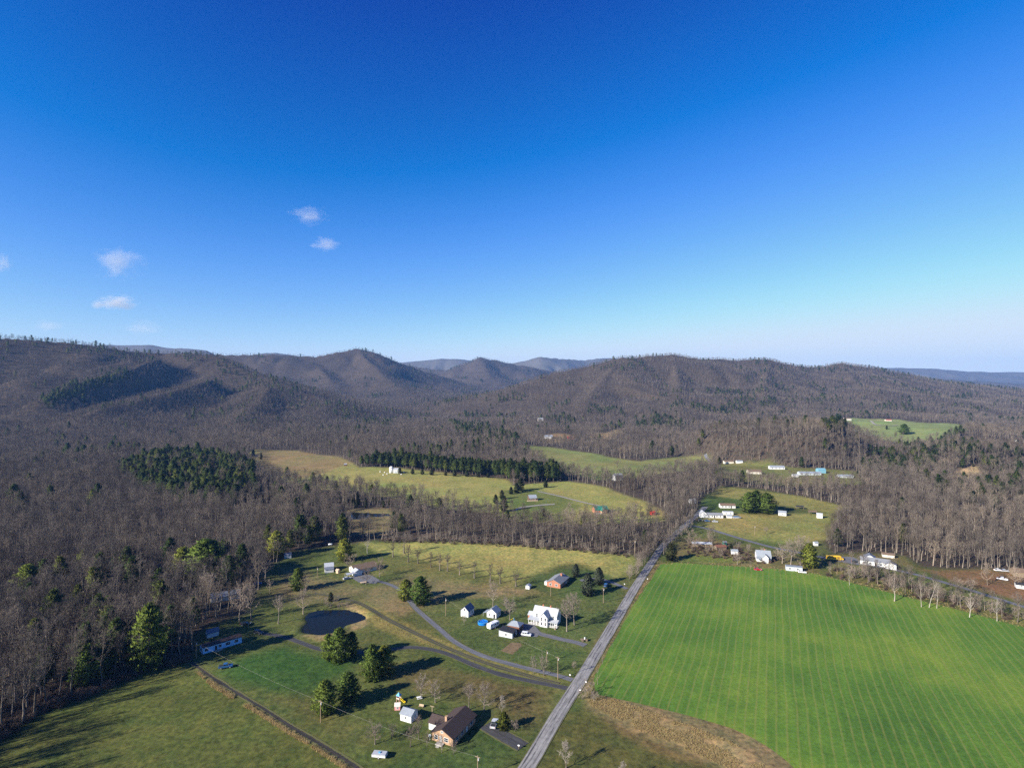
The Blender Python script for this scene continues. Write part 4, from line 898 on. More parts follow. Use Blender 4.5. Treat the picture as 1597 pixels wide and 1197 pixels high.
for nm, x0, x1, y0, y1 in (('porch', -7.6, -1.75, -6.4, -3.21), ('porch', 2.95, 7.4, -6.0, -3.21)):
    mb = MB(); mb.box(x0, x1, y0, y1, -.8, .3); po = mb.build(nm, MAT['stone'], t)
    mb = MB(); mb.prismx([(y0 - .3, 2.5), (y1, 3.15), (y1, 3.3), (y0 - .3, 2.65)], x0 - .2, x1 + .2); mb.build('porch_roof', MAT['metalroof'], po)
    for k in range(5): 
        xx = x0 + .15 + (x1 - x0 - .3) * k / 4; mb = MB(); mb.box(xx - .07, xx + .07, y0 + .1, y0 + .24, .3, 2.52); mb.build('porch_post', MAT['trim'], po)
    mb = MB(); mb.box(x0 + .1, x1 - .1, y0 + .12, y0 + .2, .95, 1.05); mb.box(x0 + .1, x1 - .1, y0 + .12, y0 + .2, .45, .52); mb.build('railing', MAT['trim'], po)
gable(t, 3.6, 4.2, 2.5, 1.1, 'redbrick', 'metalroof', .3, (-8.06, 1.0), False, ('ell_wall', 'ell_roof'))
mb = MB(); mb.tube([(6.9, -7.0, .0), (6.9, -7.0, .8)], [.7, .3], 7); mb.build('shrub_base', MAT['wood'], t)

simple('barn_shed', 'tall white gabled shed with grey roof left of the pool', 'shed', 729, 958, 6.2, 4.4, 3.2, 2.0, A2, 'white', 'slate', [('l', 0, 3.2, .9, 1.1), ('f', 1, 1.2, .9, 1.1), ('f', -1.5, 1.2, .9, 1.1)], [('l', -.9, 1.0, 2.0, 'paleblue')])
t = simple('garage_shed', 'white shed with light grey roof behind the camper trailer', 'shed', 770, 960, 5.2, 5.4, 2.7, 1.9, A2, 'white', 'tinroof', [('l', 1.2, 1.0, .8, 1.0), ('f', 1, 1.0, .8, 1.0)], [('l', -1.6, 1.0, 2.0, 'dark')])
mb = MB(); mb.prismx([(2.72, 2.35), (5.0, 1.7), (5.0, 1.8), (2.72, 2.5)], -2.5, 2.0); mb.box(-2.4, -2.28, 4.8, 4.92, -.5, 1.7); mb.box(1.8, 1.92, 4.8, 4.92, -.5, 1.7); mb.build('lean_to', MAT['tinroof'], t)
t = site('workshop', 'pale grey workshop with nearly flat black roof near farmhouse', 'garage', 792, 990, A1)
mb = MB(); mb.prism([(-3.5, -1), (3.5, -1), (3.5, 2.5), (-3.5, 2.9)], -2.6, 2.6); mb.build('wall', MAT['paleblue'], t)
mb = MB(); mb.prism([(-3.8, 2.94), (3.8, 2.5), (3.8, 2.64), (-3.8, 3.08)], -2.9, 2.9); mb.build('roof', MAT['darkroof'], t)
windows(t, 7, 5.2, [('f', 0.2, .9, .9, .9)]); doors(t, 7, 5.2, [('r', 0, 2.4, 2.0, 'dark')])
t = site('hip_roof_garage', 'small garage with pale hipped roof behind black roofed workshop', 'garage', 804, 981, A1)
mb = MB(); mb.box(-3, 3, -2.6, 2.6, -1, 2.7); mb.build('wall', MAT['rust'], t)
mb = MB(); mb.add([(-3.4,-3,2.72),(3.4,-3,2.72),(3.4,3,2.72),(-3.4,3,2.72),(-.8,0,4.3),(.8,0,4.3)], [(0,1,5,4),(1,2,5),(2,3,4,5),(3,0,4),(3,2,1,0)]); mb.build('roof', MAT['tinroof'], t)
doors(t, 6, 5.2, [('r', 0, 2.4, 2.1, 'dark')])
# brick ranch
t = site('brick_ranch', 'low red brick ranch with grey roof and three spruces', 'house', 870, 910, 63)
w, r = gable(t, 13.5, 8.6, 2.7, 1.9, 'redbrick', 'greyroof', .5); chimney(r, 3.2, -1.0, 3.6, 5.5, 1.1)
windows(t, 13.5, 8.6, [('l', 2.0, 1.0, 1.4, 1.2), ('l', -1.8, 1.0, 1.4, 1.2), ('f', -4, .9, 1.4, 1.2), ('f', 0, .9, 2.0, 1.3), ('f', 4.5, .9, 1.4, 1.2)]); doors(t, 13.5, 8.6, [('f', 2.4, 1.0, 2.1, 'white')])
mb = MB(); mb.box(-5, -2.6, 4.33, 6.6, -.5, 2.0); mb.build('side_entry', MAT['white'], t)
simple('garden_shed', 'tiny white shed on the lawn left of the brick ranch', 'shed', 824, 917, 2.8, 2.4, 1.8, .6, A2, 'white', 'tinroof', (), [('l', 0, .9, 1.6, 'paleblue')])
# ranch with tan roof, left
t = site('ranch_house', 'low ranch with wide tan brown roof beside dark conifer', 'house', 566, 889, 38)
w, r = gable(t, 15, 9, 2.7, 1.9, 'cream', 'tanroof', .6); windows(t, 15, 9, [('f', -5, .9, 1.4, 1.2), ('f', 0, .9, 1.8, 1.2), ('f', 4, .9, 1.4, 1.2), ('l', 2, .9, 1.2, 1.2)]); doors(t, 15, 9, [('f', -2, 1, 2.1, 'white')])
gable(t, 4.5, 5, 2.5, 1.3, 'white', 'metalroof', .4, (-6.5, -5.8), True, ('wing_wall', 'wing_roof'))
t = simple('white_garage', 'white garage with pale metal roof left of tan roofed ranch', 'garage', 513, 888, 5.5, 6.0, 3.0, 1.5, 20, 'white', 'metalroof', [('l', 0, 1.0, .8, .8)], [('f', 0, 2.4, 2.2, 'paleblue')])
mb = MB(); mb.prismx([(-6.2, -1), (-3.02, -1), (-3.02, 2.6), (-6.2, 2.1)], -2.7, 2.7); mb.build('lean_wall', MAT['white'], t); mb = MB(); mb.prismx([(-6.5, 2.09), (-3.05, 2.64), (-3.05, 2.76), (-6.5, 2.21)], -2.9, 2.9); mb.build('lean_roof', MAT['slate'], t)
simple('well_house', 'tiny cream yellow box hut beside white garage', 'shed', 527, 893, 1.8, 1.8, 2.0, .5, A1, 'palewood', 'palewood')
t = site('carport', 'white metal carport with pale curved roof by parking pad', 'carport', 547, 899, 38)
mb = MB(); mb.prismx([(-1.8, 2.1), (-1.2, 2.5), (0, 2.7), (1.2, 2.5), (1.8, 2.1), (1.8, 2.02), (1.2, 2.42), (0, 2.62), (-1.2, 2.42), (-1.8, 2.02)], -3.2, 3.2); mb.build('roof', MAT['metalroof'], t)
for sx in (-3, 0, 3):
    for sy in (-1.75, 1.75): mb = MB(); mb.box(sx - .05, sx + .05, sy - .05, sy + .05, -.5, 2.1); mb.build('post', MAT['trim'], t)
simple('white_shed', 'white shed at the wood edge under lone pine, upper left', 'shed', 449, 869, 4.5, 3.5, 2.4, .9, 20, 'white', 'slate')
# mobile home
t = site('mobile_home', 'long white mobile home, blue shade painted into walls, with brown roof at the wood edge', 'house', 345, 1008, 44)
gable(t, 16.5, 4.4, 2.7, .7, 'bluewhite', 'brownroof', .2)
windows(t, 16.5, 4.4, [('f', -6.8, 1.0, 1.4, 1.2), ('f', -1.2, 1.0, 1.2, 1.2), ('f', 2.2, 1.0, 2.0, 1.2), ('f', 5.8, 1.0, 1.6, 1.2), ('l', 1.1, 1.0, .9, 1.1), ('l', -1.1, .9, 1.0, 1.3)]); doors(t, 16.5, 4.4, [('f', -2.8, .95, 2.1, 'dark'), ('l', .1, .9, 2.1, 'paleblue')])
mb = MB(); mb.box(-3.6, -.6, -4.0, -2.27, .0, .22); mb.box(-3.6, -3.5, -4.0, -3.9, -.6, 1.1); mb.box(-.7, -.6, -4.0, -3.9, -.6, 1.1); mb.box(-3.6, -.6, -4.0, -3.94, 1.0, 1.1); mb.build('deck', MAT['palewood'], t)
simple('dark_shed', 'small dark shed with white gable behind mobile home', 'shed', 331, 991, 5.0, 3.0, 2.3, 1.2, 44, 'white', 'slate', [('l', 0, 1.0, .7, .8)])
simple('hidden_house', 'low house with blue grey roof half hidden among left trees', 'house', 352, 933, 15, 7, 2.6, 1.6, 30, 'cream', 'slate', [('f', -4, .9, 1.2, 1.1), ('f', 2, .9, 1.2, 1.1)])
# meadow farm
t = site('silo_barn', 'white barn with domed round silo on the hay meadow', 'barn', 614, 737, 0)
mb = MB(); mb.tube([(-3.2, 0, -1), (-3.2, 0, 6.6)], 2.7, 18); mb.build('silo', MAT['white'], t, True)
mb = MB(); mb.tube([(-3.2, 0, 6.62), (-3.2, 0, 7.5), (-3.2, 0, 8.4), (-3.2, 0, 9.1)], [2.75, 2.5, 1.6, .2], 18); mb.build('silo_dome', MAT['white'], t, True)
gable(t, 7, 6.5, 5.0, 1.4, 'white', 'metalroof', .3, (3.6, 0.3)); doors(t, 7, 6.5, [('f', 0, 2.6, 2.8, 'paleblue')], off=(3.6, .3))
t = simple('log_cabin', 'dark log cabin with shiny tin roof and porch', 'cabin', 830, 779, 8, 8, 2.6, 2.6, 12, 'log', 'tinroof', [('f', -2, .9, 1.1, 1.1), ('f', 2, .9, 1.1, 1.1)], [('f', 0, 1, 2.1, 'wood')])
mb = MB(); mb.box(-6.6, 4.4, -6.6, -4.02, -.8, .35); mb.build('porch_deck', MAT['palewood'], t)
for k in range(5): mb = MB(); mb.box(-6.5 + k * 2.65, -6.35 + k * 2.65, -6.5, -6.35, .35, 2.0); mb.build('porch_post', MAT['palewood'], t)
t = simple('green_roof_house', 'brick house with bright green metal roof in the meadow', 'house', 936, 798, 13, 8, 3.0, 2.6, 14, 'redbrick', 'greenroof', [('f', -4, .9, 1.3, 1.2), ('f', 3.5, .9, 1.3, 1.2)], [('f', -1.5, 1, 2.1, 'dark')])
gable(t, 5.5, 5, 2.8, 2.0, 'tanbrick', 'greenroof', .4, (1.0, -5.5), True, ('gable_wing', 'wing_roof')); mb = MB(); mb.box(-6, -2.2, -8.5, -4.05, -.8, .3); mb.build('patio', MAT['stone'], t)
simple('red_shed', 'small red shed at the meadow corner by the bare trees', 'shed', 1018, 802, 4, 3.5, 2.2, 1.0, 20, 'redpaint', 'redpaint')
simple('tin_shelter', 'low brown roofed shelter at left end of far tan field', 'shed', 400, 712, 14, 6, 2.5, 1.2, 5, 'wood', 'tanroof')
simple('red_hut', 'tiny dark red hut between the two far fields', 'shed', 539, 726, 4, 3.5, 2.4, 1.0, 5, 'log', 'tinroof')
# houses round the right hand meadow
t = simple('long_white_house', 'long low white house left of the right meadow', 'house', 1113, 806, 15, 6.5, 2.6, 1.3, -6, 'white', 'greyroof', [('f', u, .9, 1.2, 1.1) for u in (-5, -2, 2, 5)], [('f', 0, 1, 2.1, 'dark')])
gable(t, 6.5, 5.5, 3.6, 2.0, 'white', 'metalroof', .35, (-9.6, .2), True, ('end_wing', 'wing_roof'))
simple('white_trailer', 'white boxy trailer home right of long white house', 'trailer', 1135, 802, 9, 3.2, 2.7, .3, -4, 'white', 'metalroof', [('f', -2, 1, 1, .9), ('f', 2, 1, 1, .9)], over=.1)
simple('small_white_shed', 'small white shed in front of the white trailer', 'shed', 1137, 807, 4.5, 2.8, 2.1, .6, -6, 'white', 'tinroof')
simple('tan_ranch', 'low white house with tan roof behind the white trailer', 'house', 1134, 791, 14, 6.5, 2.6, 1.4, -6, 'white', 'tanroof', [('f', u, .9, 1.2, 1.1) for u in (-5, -2, 1)], [('f', 3, 1, 2.1, 'dark')])
simple('white_shed', 'white shed with pale roof right of the meadow pines', 'shed', 1220, 803, 6.5, 5, 2.8, 1.3, A1, 'white', 'tinroof', [('f', 0, 1, .9, .9)])
simple('white_shed', 'lone white shed at right end of the right meadow', 'shed', 1278, 807, 4.6, 4.0, 3.0, 1.2, A1, 'white', 'metalroof', (), [('r', 0, 1.8, 2.0, 'paleblue')])
for px, py, nm in ((1267, 801, 'brown roofed open shelter beside lone white shed'), (1247, 793, 'dark open shelter at far side of the right meadow')):
    t = site('open_shelter', nm, 'shelter', px, py, -15)
    mb = MB(); mb.prismx([(-2.6, 2.2), (0, 3.2), (2.6, 2.2), (2.6, 2.34), (0, 3.34), (-2.6, 2.34)], -3.5, 3.5); mb.build('roof', MAT['tanroof' if px > 1250 else 'darkroof'], t)
    for sx in (-3, 3):
        for sy in (-2.3, 2.3): mb = MB(); mb.box(sx - .1, sx + .1, sy - .1, sy + .1, -.6, 2.3); mb.build('post', MAT['wood'], t)
simple('white_cottage', 'white cottage peeking through bare trees by the junction', 'house', 1080, 784, 6, 5, 2.8, 1.6, 20, 'white', 'metalroof', [('f', 0, 1, 1, 1)])
t = simple('gabled_white_house', 'white two storey house with pale tin roof by crop field', 'house', 1190, 873, 9, 7.5, 3.6, 3.0, -14, 'white', 'tinroof', [('f', -2.8, 1, 1, 1.3), ('f', 3, 1, 1, 1.3)], [('f', 0, 1, 2.1, 'dark')], chim=(1, .5, 5.6, 7.6, .6))
gable(t, 3.2, 3.6, 3.4, 2.0, 'white', 'tinroof', .3, (0.5, -4.8), True, ('gable_wing', 'wing_roof')); mb = MB(); mb.prismx([(-6.6, 2.3), (-3.8, 3.0), (-3.8, 3.12), (-6.6, 2.42)], -5, -1.9); mb.build('porch_roof', MAT['tinroof'], t)
simple('grey_trailer', 'pale grey trailer home at the crop field edge', 'trailer', 1238, 889, 9.5, 3.4, 2.7, .5, -18, 'paleblue', 'slate', [('f', -2.5, 1, 1.1, 1), ('f', 2, 1, 1.1, 1)], over=.15)
simple('pole_shed', 'long low shed with white metal roof near the junction', 'shed', 1094, 851, 14, 4.5, 2.2, .8, -8, 'wood', 'metalroof')
simple('rusty_shed', 'rusty brown roofed shed in brush right of pole shed', 'shed', 1123, 856, 7.5, 4.5, 2.2, 1.0, 10, 'wood', 'rust')
simple('green_hut', 'tiny green hut behind rusty shed', 'shed', 1130, 849, 2.2, 2.2, 2.0, .6, 10, 'greenroof', 'tinroof')
simple('white_hut', 'small white hut in brush left of gabled white house', 'shed', 1145, 863, 4.5, 3.2, 2.4, .7, -10, 'white', 'tinroof')
t = simple('white_ranch', 'white ranch house with grey roof beyond the hedgerow', 'house', 1365, 880, 17, 7, 2.8, 1.6, -30, 'white', 'greyroof', [('f', u, .9, 1.3, 1.1) for u in (-6, -3, 3)], [('f', 0, 1, 2.1, 'dark')])
gable(t, 5, 6, 2.7, 1.5, 'white', 'greyroof', .35, (8.2, -3.6), True, ('wing_wall', 'wing_roof')); gable(t, 6, 6.5, 3.4, 1.8, 'white', 'slate', .35, (-3, 5.2), True, ('rear_wing', 'rear_roof'))
simple('open_barn', 'brown open barn cut by the right picture edge', 'barn', 1592, 897, 9, 7, 3.0, 1.5, -20, 'wood', 'tanroof')
simple('white_hut', 'small white hut under brown barn at right picture edge', 'shed', 1592, 916, 5, 4, 2.2, .8, -30, 'white', 'dark', [('f', 0, .9, .9, .8)])
simple('grey_kiosk', 'small grey white hut at meadow corner beside right wood', 'shed', 1272, 850, 2.5, 2.5, 2.2, .6, 0, 'white', 'tinroof')
simple('small_barn', 'small brown roofed shed behind the white ranch', 'shed', 1385, 868, 7, 4, 2.0, .8, -25, 'cream', 'tanroof')
# far buildings
simple('poultry_house', 'long white roofed shed far off below the knoll', 'barn', 1211, 731, 20, 8, 3.0, 1.8, -6, 'white', 'tinroof', [('f', u, 1, 1.6, 1.2) for u in (-7, -2, 3, 8)])
simple('cream_ranch', 'far house with tan roof before the white roofed shed', 'house', 1176, 738, 17, 9, 3, 2.2, -4, 'cream', 'tanroof')
simple('teal_shed', 'long pale teal roofed building far off below the knoll', 'barn', 1262, 740, 28, 8, 2.8, 1.5, -3, 'paleblue', 'tinroof', [('f', u, 1, 1.6, 1.1) for u in (-11, -5.5, 0, 5.5, 11)])
simple('teal_barn', 'teal metal barn at right end of pale teal building', 'barn', 1280, 737, 10, 8, 4.5, 1.8, -3, 'teal', 'teal')
simple('poultry_house', 'pale roofed long shed right of the teal barn', 'barn', 1318, 744, 18, 7, 2.4, 1.2, -6, 'paleblue', 'tinroof')
simple('far_house', 'far white house at the distant meadow end left of road sheds', 'house', 1136, 722, 14, 7, 2.8, 1.5, -4, 'cream', 'tanroof')
simple('far_shed', 'tiny pale shed right of far white house at distant meadow', 'shed', 1153, 721, 9, 6, 2.4, 1.0, -4, 'white', 'tinroof')
simple('far_garage', 'small white shed in front of pale teal building', 'shed', 1240, 743, 7, 5, 2.4, 1.0, -4, 'white', 'metalroof')
simple('valley_house', 'far pale house in the tan clearing under the mountain', 'house', 855, 683, 18, 11, 4, 3, 10, 'white', 'tinroof')
simple('valley_barn', 'dark red roofed barn right of the far clearing house', 'barn', 890, 684, 14, 9, 3.5, 2.5, 8, 'redpaint', 'rust')
simple('hillside_house', 'tiny cream house alone on the mountain foot', 'house', 843, 656, 16, 10, 6, 3, 20, 'cream', 'metalroof')
simple('wood_house', 'white gabled house hidden in woods before the far meadow', 'house', 963, 748, 11, 8, 5, 3, 15, 'white', 'tinroof')
simple('knoll_house', 'cream house on the left end of the knoll pasture', 'house', 1321, 655, 20, 10, 4.5, 2.5, -4, 'cream', 'tanroof', [('f', u, 1.2, 1.6, 1.6) for u in (-7, -2, 3, 7)])
simple('knoll_barn', 'low reddish barn at the back of the knoll pasture', 'barn', 1385, 656, 17, 8, 2.6, 1.5, -2, 'cream', 'redpaint')
simple('far_cabin', 'tiny pale house at the far right wood edge', 'house', 1591, 690, 12, 8, 3.5, 2, 0, 'white', 'tanroof')
# ------------------------------------------------------------------ vehicles
def wheels(t, L, W, r, xs):
    for x in xs:
        for s in (-1, 1):
            mb = MB(); mb.tube([(x, s * (W/2 - .22), r), (x, s * (W/2 + .01), r)], r, 14); w = mb.build('wheel', MAT['tyre'], t)
            mb = MB(); mb.tube([(x, s * (W/2 - .02), r), (x, s * (W/2 + .03), r)], r * .58, 10); mb.build('rim', MAT['rim'], w)
def car(label, px, py, ang, paint, kind='suv', name=None, group=None):
    p = g1(px, py); t = thing(name or {'suv': 'parked_car', 'sedan': 'parked_car', 'pickup': 'pickup_truck', 'van': 'van'}[kind], label, 'pickup' if kind == 'pickup' else 'car', (p.x, p.y, p.z + .12), R(ang), group)
    L, W = (4.8, 1.85) if kind != 'pickup' else (5.5, 1.95)
    if kind == 'sedan': body = [(-2.35,.35),(2.35,.35),(2.38,.65),(2.2,.82),(1.1,.95),(-1.6,1.0),(-2.3,.95),(-2.4,.6)]; cab = [(-1.9,.97),(.95,.94),(.25,1.42),(-1.2,1.45)]
    elif kind == 'pickup': body = [(-2.7,.45),(2.7,.45),(2.75,.8),(2.6,1.05),(1.2,1.15),(-2.7,1.15)]; cab = [(-.9,1.14),(1.25,1.13),(.6,1.78),(-.75,1.8)]
    else: body = [(-2.35,.4),(2.35,.4),(2.4,.75),(2.25,.98),(1.2,1.08),(-2.35,1.12),(-2.42,.7)]; cab = [(-2.3,1.11),(1.25,1.07),(.55,1.68),(-2.05,1.72)]
    mb = MB(); mb.prism(body, -W/2, W/2); bo = mb.build('body', MAT[paint], t, bevel=.06)
    mb = MB(); mb.prism(cab, -W/2 + .13, W/2 - .13); mb.build('windows', MAT['glass'], t)
    xs = sorted(x for x, z in cab if z > 1.3); zt = max(z for x, z in cab)
    mb = MB(); mb.box(xs[0] - .05, xs[1] + .05, -W/2 + .1, W/2 - .1, zt + .003, zt + .06)
    for xx in np.linspace(xs[0] + .1, xs[1] - .1, 3): mb.box(xx - .05, xx + .05, -W/2 + .1, -W/2 + .127, 1.12, zt); mb.box(xx - .05, xx + .05, W/2 - .127, W/2 - .1, 1.12, zt)
    mb.build('roof', MAT[paint], t)
    if kind == 'pickup': mb = MB(); mb.box(-2.6, -1.0, -W/2 + .12, W/2 - .12, 1.153, 1.17); mb.build('bed', MAT['dark'], t)
    for s in (-1, 1):
        mb = MB(); mb.box(2.3, 2.46 if kind != 'pickup' else 2.8, s * .6 - .17, s * .6 + .17, .66, .82); mb.build('headlight', MAT['trim'], t)
        mb = MB(); mb.box(-2.5 if kind != 'pickup' else -2.76, -2.3, s * .65 - .1, s * .65 + .1, .75, .95); mb.build('tail_light', MAT['carred'], t)
    wheels(t, L, W, .36, (-1.45, 1.45) if kind != 'pickup' else (-1.75, 1.7)); return t
car('white suv parked beside the black roofed workshop', 821, 991, A1 + 5, 'carwhite', 'suv')
car('blue and white pickup on the dark drive of the near house', 771, 1131, 78, 'carsilver', 'pickup')
car('blue car on the brick ranch driveway', 945, 914, 70, 'carblue', 'suv')
car('bright red car parked at the crop field edge', 1182, 889, -8, 'carred', 'sedan')
car('white car beside the grey trailer home', 1251, 893, -20, 'carwhite', 'sedan')
car('dark red car by the white ranch house', 1334, 877, -20, 'carblack', 'sedan')
car('white pickup on the brown clearing at right', 1563, 904, -40, 'carwhite', 'pickup')
car('white car behind the white pickup, far right clearing', 1557, 890, -5, 'carwhite', 'sedan')
car('silver car right of white car in far right clearing', 1567, 891, -10, 'carsilver', 'sedan')
car('black car parked right of the mobile home', 403, 988, -20, 'carblack', 'suv')
car('black car parked behind the mobile home', 383, 974, 10, 'carblack', 'sedan')
car('dark blue car under trees upper left', 402, 911, 10, 'carblue', 'sedan')
car('silver car beside the carport', 541, 903, 38, 'carsilver', 'sedan')
car('dark car before long white house left end', 1092, 812, -10, 'carblack', 'sedan')
car('blue car before long white house middle', 1103, 813, -10, 'carblue', 'sedan')
car('silver car before long white house right end', 1115, 814, -10, 'carsilver', 'sedan')
car('white car far off beside white roofed shed', 1219, 729, 0, 'carwhite', 'suv')
car('blue grey pickup in tree shadow near mobile home', 352, 1041, 20, 'carblue', 'pickup')
# folded camper on the lawn, white
t = site('pop_up_camper', 'white pop up camper parked on lawn by muddy lane', 'camper', 592, 1180, -8)
mb = MB(); mb.box(-2.3, 2.3, -1.05, 1.05, .5, 1.15); mb.build('body', MAT['white'], t, bevel=.08); mb = MB(); mb.prism([(-2.35, 1.155), (2.35, 1.155), (2.2, 1.5), (-2.2, 1.5)], -1.1, 1.1); mb.build('lid', MAT['metalroof'], t)
mb = MB(); mb.box(-.35, .35, -.3, .3, 1.505, 1.75); mb.build('roof_vent', MAT['sky_blue'], t); mb = MB(); mb.box(2.3, 3.4, -.06, .06, .48, .6); mb.build('hitch', MAT['dark'], t); wheels(t, 4.6, 2.1, .34, (0.0,))
# travel trailer
t = site('travel_trailer', 'white travel trailer beside the blue pool', 'camper', 769, 978, 50)
mb = MB(); mb.prism([(-3.3, .5), (3.1, .5), (3.4, 1.2), (3.0, 2.7), (-3.2, 2.75), (-3.4, 1.5)], -1.2, 1.2); mb.build('body', MAT['carwhite'], t, bevel=.12)
for u in (-2, .2, 2): mb = MB(); mb.box(u - .45, u + .45, -1.24, -1.203, 1.5, 2.1); mb.build('window', MAT['glass'], t)
mb = MB(); mb.box(1.0, 1.55, -1.25, -1.203, .6, 2.3); mb.build('door', MAT['trim'], t); mb = MB(); mb.box(3.2, 4.5, -.07, .07, .45, .6); mb.build('hitch', MAT['dark'], t)
mb = MB(); mb.box(-1.4, -.7, -.35, .35, 2.76, 2.95); mb.build('roof_vent', MAT['trim'], t); wheels(t, 6.5, 2.4, .36, (-.5, .35))
# school bus
t = site('school_bus', 'yellow school bus parked at the wood edge', 'bus', 1302, 873, -8)
mb = MB(); mb.prism([(-5.2, .55), (3.6, .55), (3.6, 2.85), (3.3, 3.05), (-5.0, 3.05), (-5.2, 2.8)], -1.2, 1.2); mb.build('body', MAT['yellow'], t, bevel=.1); mb = MB(); mb.prism([(3.62, .6), (5.2, .6), (5.25, 1.2), (4.9, 1.6), (3.62, 1.7)], -1.0, 1.0); mb.build('hood', MAT['yellow'], t, bevel=.08)
for k in range(9): mb = MB(); mb.box(-4.9 + k * .92, -4.2 + k * .92, -1.24, -1.203, 1.85, 2.5); mb.build('window', MAT['glass'], t)
mb = MB(); mb.box(-5.1, 3.5, -1.23, -1.203, 1.25, 1.36); mb.build('stripe', MAT['dark'], t); mb = MB(); mb.box(3.603, 3.64, -1.0, 1.0, 1.75, 2.7); mb.build('windscreen', MAT['glass'], t); wheels(t, 10, 2.4, .48, (-3.2, 4.2))
# covered boat
t = site('covered_boat', 'dark blue covered boat on the meadow by white trailer', 'boat', 1149, 808, -6)
mb = MB(); secs = [(-3.4, .95, .5, 1.2), (-1, 1.05, .45, 1.25), (1.5, .95, .5, 1.3), (3.0, .5, .7, 1.4), (3.7, .08, 1.0, 1.45)]; v = []; f = []
for x, w, z0, z1 in secs: v += [(x, -w, z1), (x, -w * .6, z0), (x, w * .6, z0), (x, w, z1)]
for i in range(len(secs) - 1):
    for k in range(3): a = i * 4 + k; f.append((a, a + 1, a + 5, a + 4))
f += [(3, 2, 1, 0), (16, 17, 18, 19)]; mb.add(v, f); mb.build('hull', MAT['carwhite'], t)
mb = MB(); mb.prism([(-3.4, 1.3), (3.4, 1.46), (1.6, 1.9), (-1.5, 2.0), (-3.2, 1.6)], -.95, .95); mb.build('cover', MAT['carblue'], t); wheels(t, 6, 1.7, .32, (-1.2,))
# wagon planter by the road
# ------------------------------------------------------------------ yard things
t = site('play_tower', 'wooden play tower with blue roof and yellow slide', 'playset', 622, 1093, A1); t.scale = (.78, .78, .78)
for sx in (-.75, .75):
    for sy in (-.75, .75): mb = MB(); mb.box(sx - .07, sx + .07, sy - .07, sy + .07, -.3, 3.0); mb.build('post', MAT['pink'], t)
mb = MB(); mb.box(-.9, .9, -.9, .9, 1.3, 1.42); mb.build('platform', MAT['wood'], t)
mb = MB(); mb.box(-.82, .82, -.86, -.8, 1.5, 2.0); mb.box(-.86, -.8, -.82, .82, 1.5, 2.0); mb.box(-.82, .82, .8, .86, 1.5, 2.0); mb.build('railing', MAT['cream'], t)
mb = MB(); mb.add([(-1.05,-1.05,3.0),(1.05,-1.05,3.0),(1.05,1.05,3.0),(-1.05,1.05,3.0),(0,0,4.5)], [(0,1,4),(1,2,4),(2,3,4),(3,0,4),(3,2,1,0)]); mb.build('roof', MAT['sky_blue'], t)
mb = MB()
pts = [(1.0, 1.4), (1.8, 1.05), (2.8, .45), (3.6, .22)]
mb.prism([(x, z) for x, z in pts] + [(x, z + .08) for x, z in pts[::-1]], -.32, .32); mb.prism([(x, z) for x, z in pts] + [(x, z + .3) for x, z in pts[::-1]], -.4, -.325); mb.prism([(x, z) for x, z in pts] + [(x, z + .3) for x, z in pts[::-1]], .325, .4); mb.build('slide', MAT['playyellow'], t)
t = site('toy_playhouse', 'small pink and white toy house beside play tower', 'playhouse', 620, 1105, A1 + 30); gable(t, 2.0, 1.7, 1.5, .8, 'pink', 'cream', .15); windows(t, 2.0, 1.7, [('f', 0, .6, .6, .6)])
def bench(px, py, ang, label):
    t = site('garden_bench', label, 'bench', px, py, ang); mb = MB(); mb.box(-.9, .9, -.25, .25, .42, .5); mb.build('seat', MAT['palewood'], t); mb = MB(); mb.box(-.9, .9, .25, .31, .5, 1.0); mb.build('backrest', MAT['palewood'], t)
    for sx in (-.75, .75): mb = MB(); mb.box(sx - .06, sx + .06, -.22, .25, -.1, .42); mb.build('leg', MAT['wood'], t)
bench(657, 1102, -15, 'pale garden bench behind the white shed'); 
t = site('picnic_table', 'white picnic table at foot of bare lawn tree', 'table', 654, 1089, 20); mb = MB(); mb.box(-1, 1, -.4, .4, .7, .76); mb.build('table_top', MAT['trim'], t)
for s in (-1, 1): mb = MB(); mb.box(-1, 1, s * .75 - .14, s * .75 + .14, .42, .47); mb.build('bench_board', MAT['trim'], t)
for s in (-.7, .7): mb = MB(); mb.box(s - .05, s + .05, -.8, .8, .36, .42); mb.box(s - .05, s + .05, -.06, .06, -.1, .7); mb.build('leg', MAT['trim'], t)
t = site('swing_frame', 'wooden clothes post frame right of the white shed', 'frame', 674, 1109, A1); mb = MB(); mb.box(-.06, .06, -.06, .06, -.2, 2.0); mb.build('post', MAT['palewood'], t); mb = MB(); mb.box(-.9, .9, -.05, .05, 1.9, 2.0); mb.build('crossbar', MAT['palewood'], t)
t = site('swimming_pool', 'round bright blue above ground pool behind travel trailer', 'pool', 753, 972, 0)
mb = MB(); mb.tube([(0, 0, -.4), (0, 0, 1.15)], 2.5, 28, cap=False); mb.tube([(0, 0, 1.15), (0, 0, -.4)], 2.42, 28, cap=False); mb.build('wall', MAT['poolblue'], t)
mb = MB(); n_ = 28; vo = [(r_ * math.cos(6.2832 * k / n_), r_ * math.sin(6.2832 * k / n_), z) for r_, z in ((2.6, 1.16), (2.3, 1.2)) for k in range(n_)]; mb.add(vo, [(k, (k + 1) % n_, n_ + (k + 1) % n_, n_ + k) for k in range(n_)]); mb.build('rim', MAT['sky_blue'], t)
mb = MB(); mb.tube([(0, 0, .85), (0, 0, .9)], 2.41, 28); mb.build('cover', MAT['poolblue'], t)
t = site('yard_slide', 'yellow toy slide under bare tree by the workshop', 'slide', 799, 967, -40)
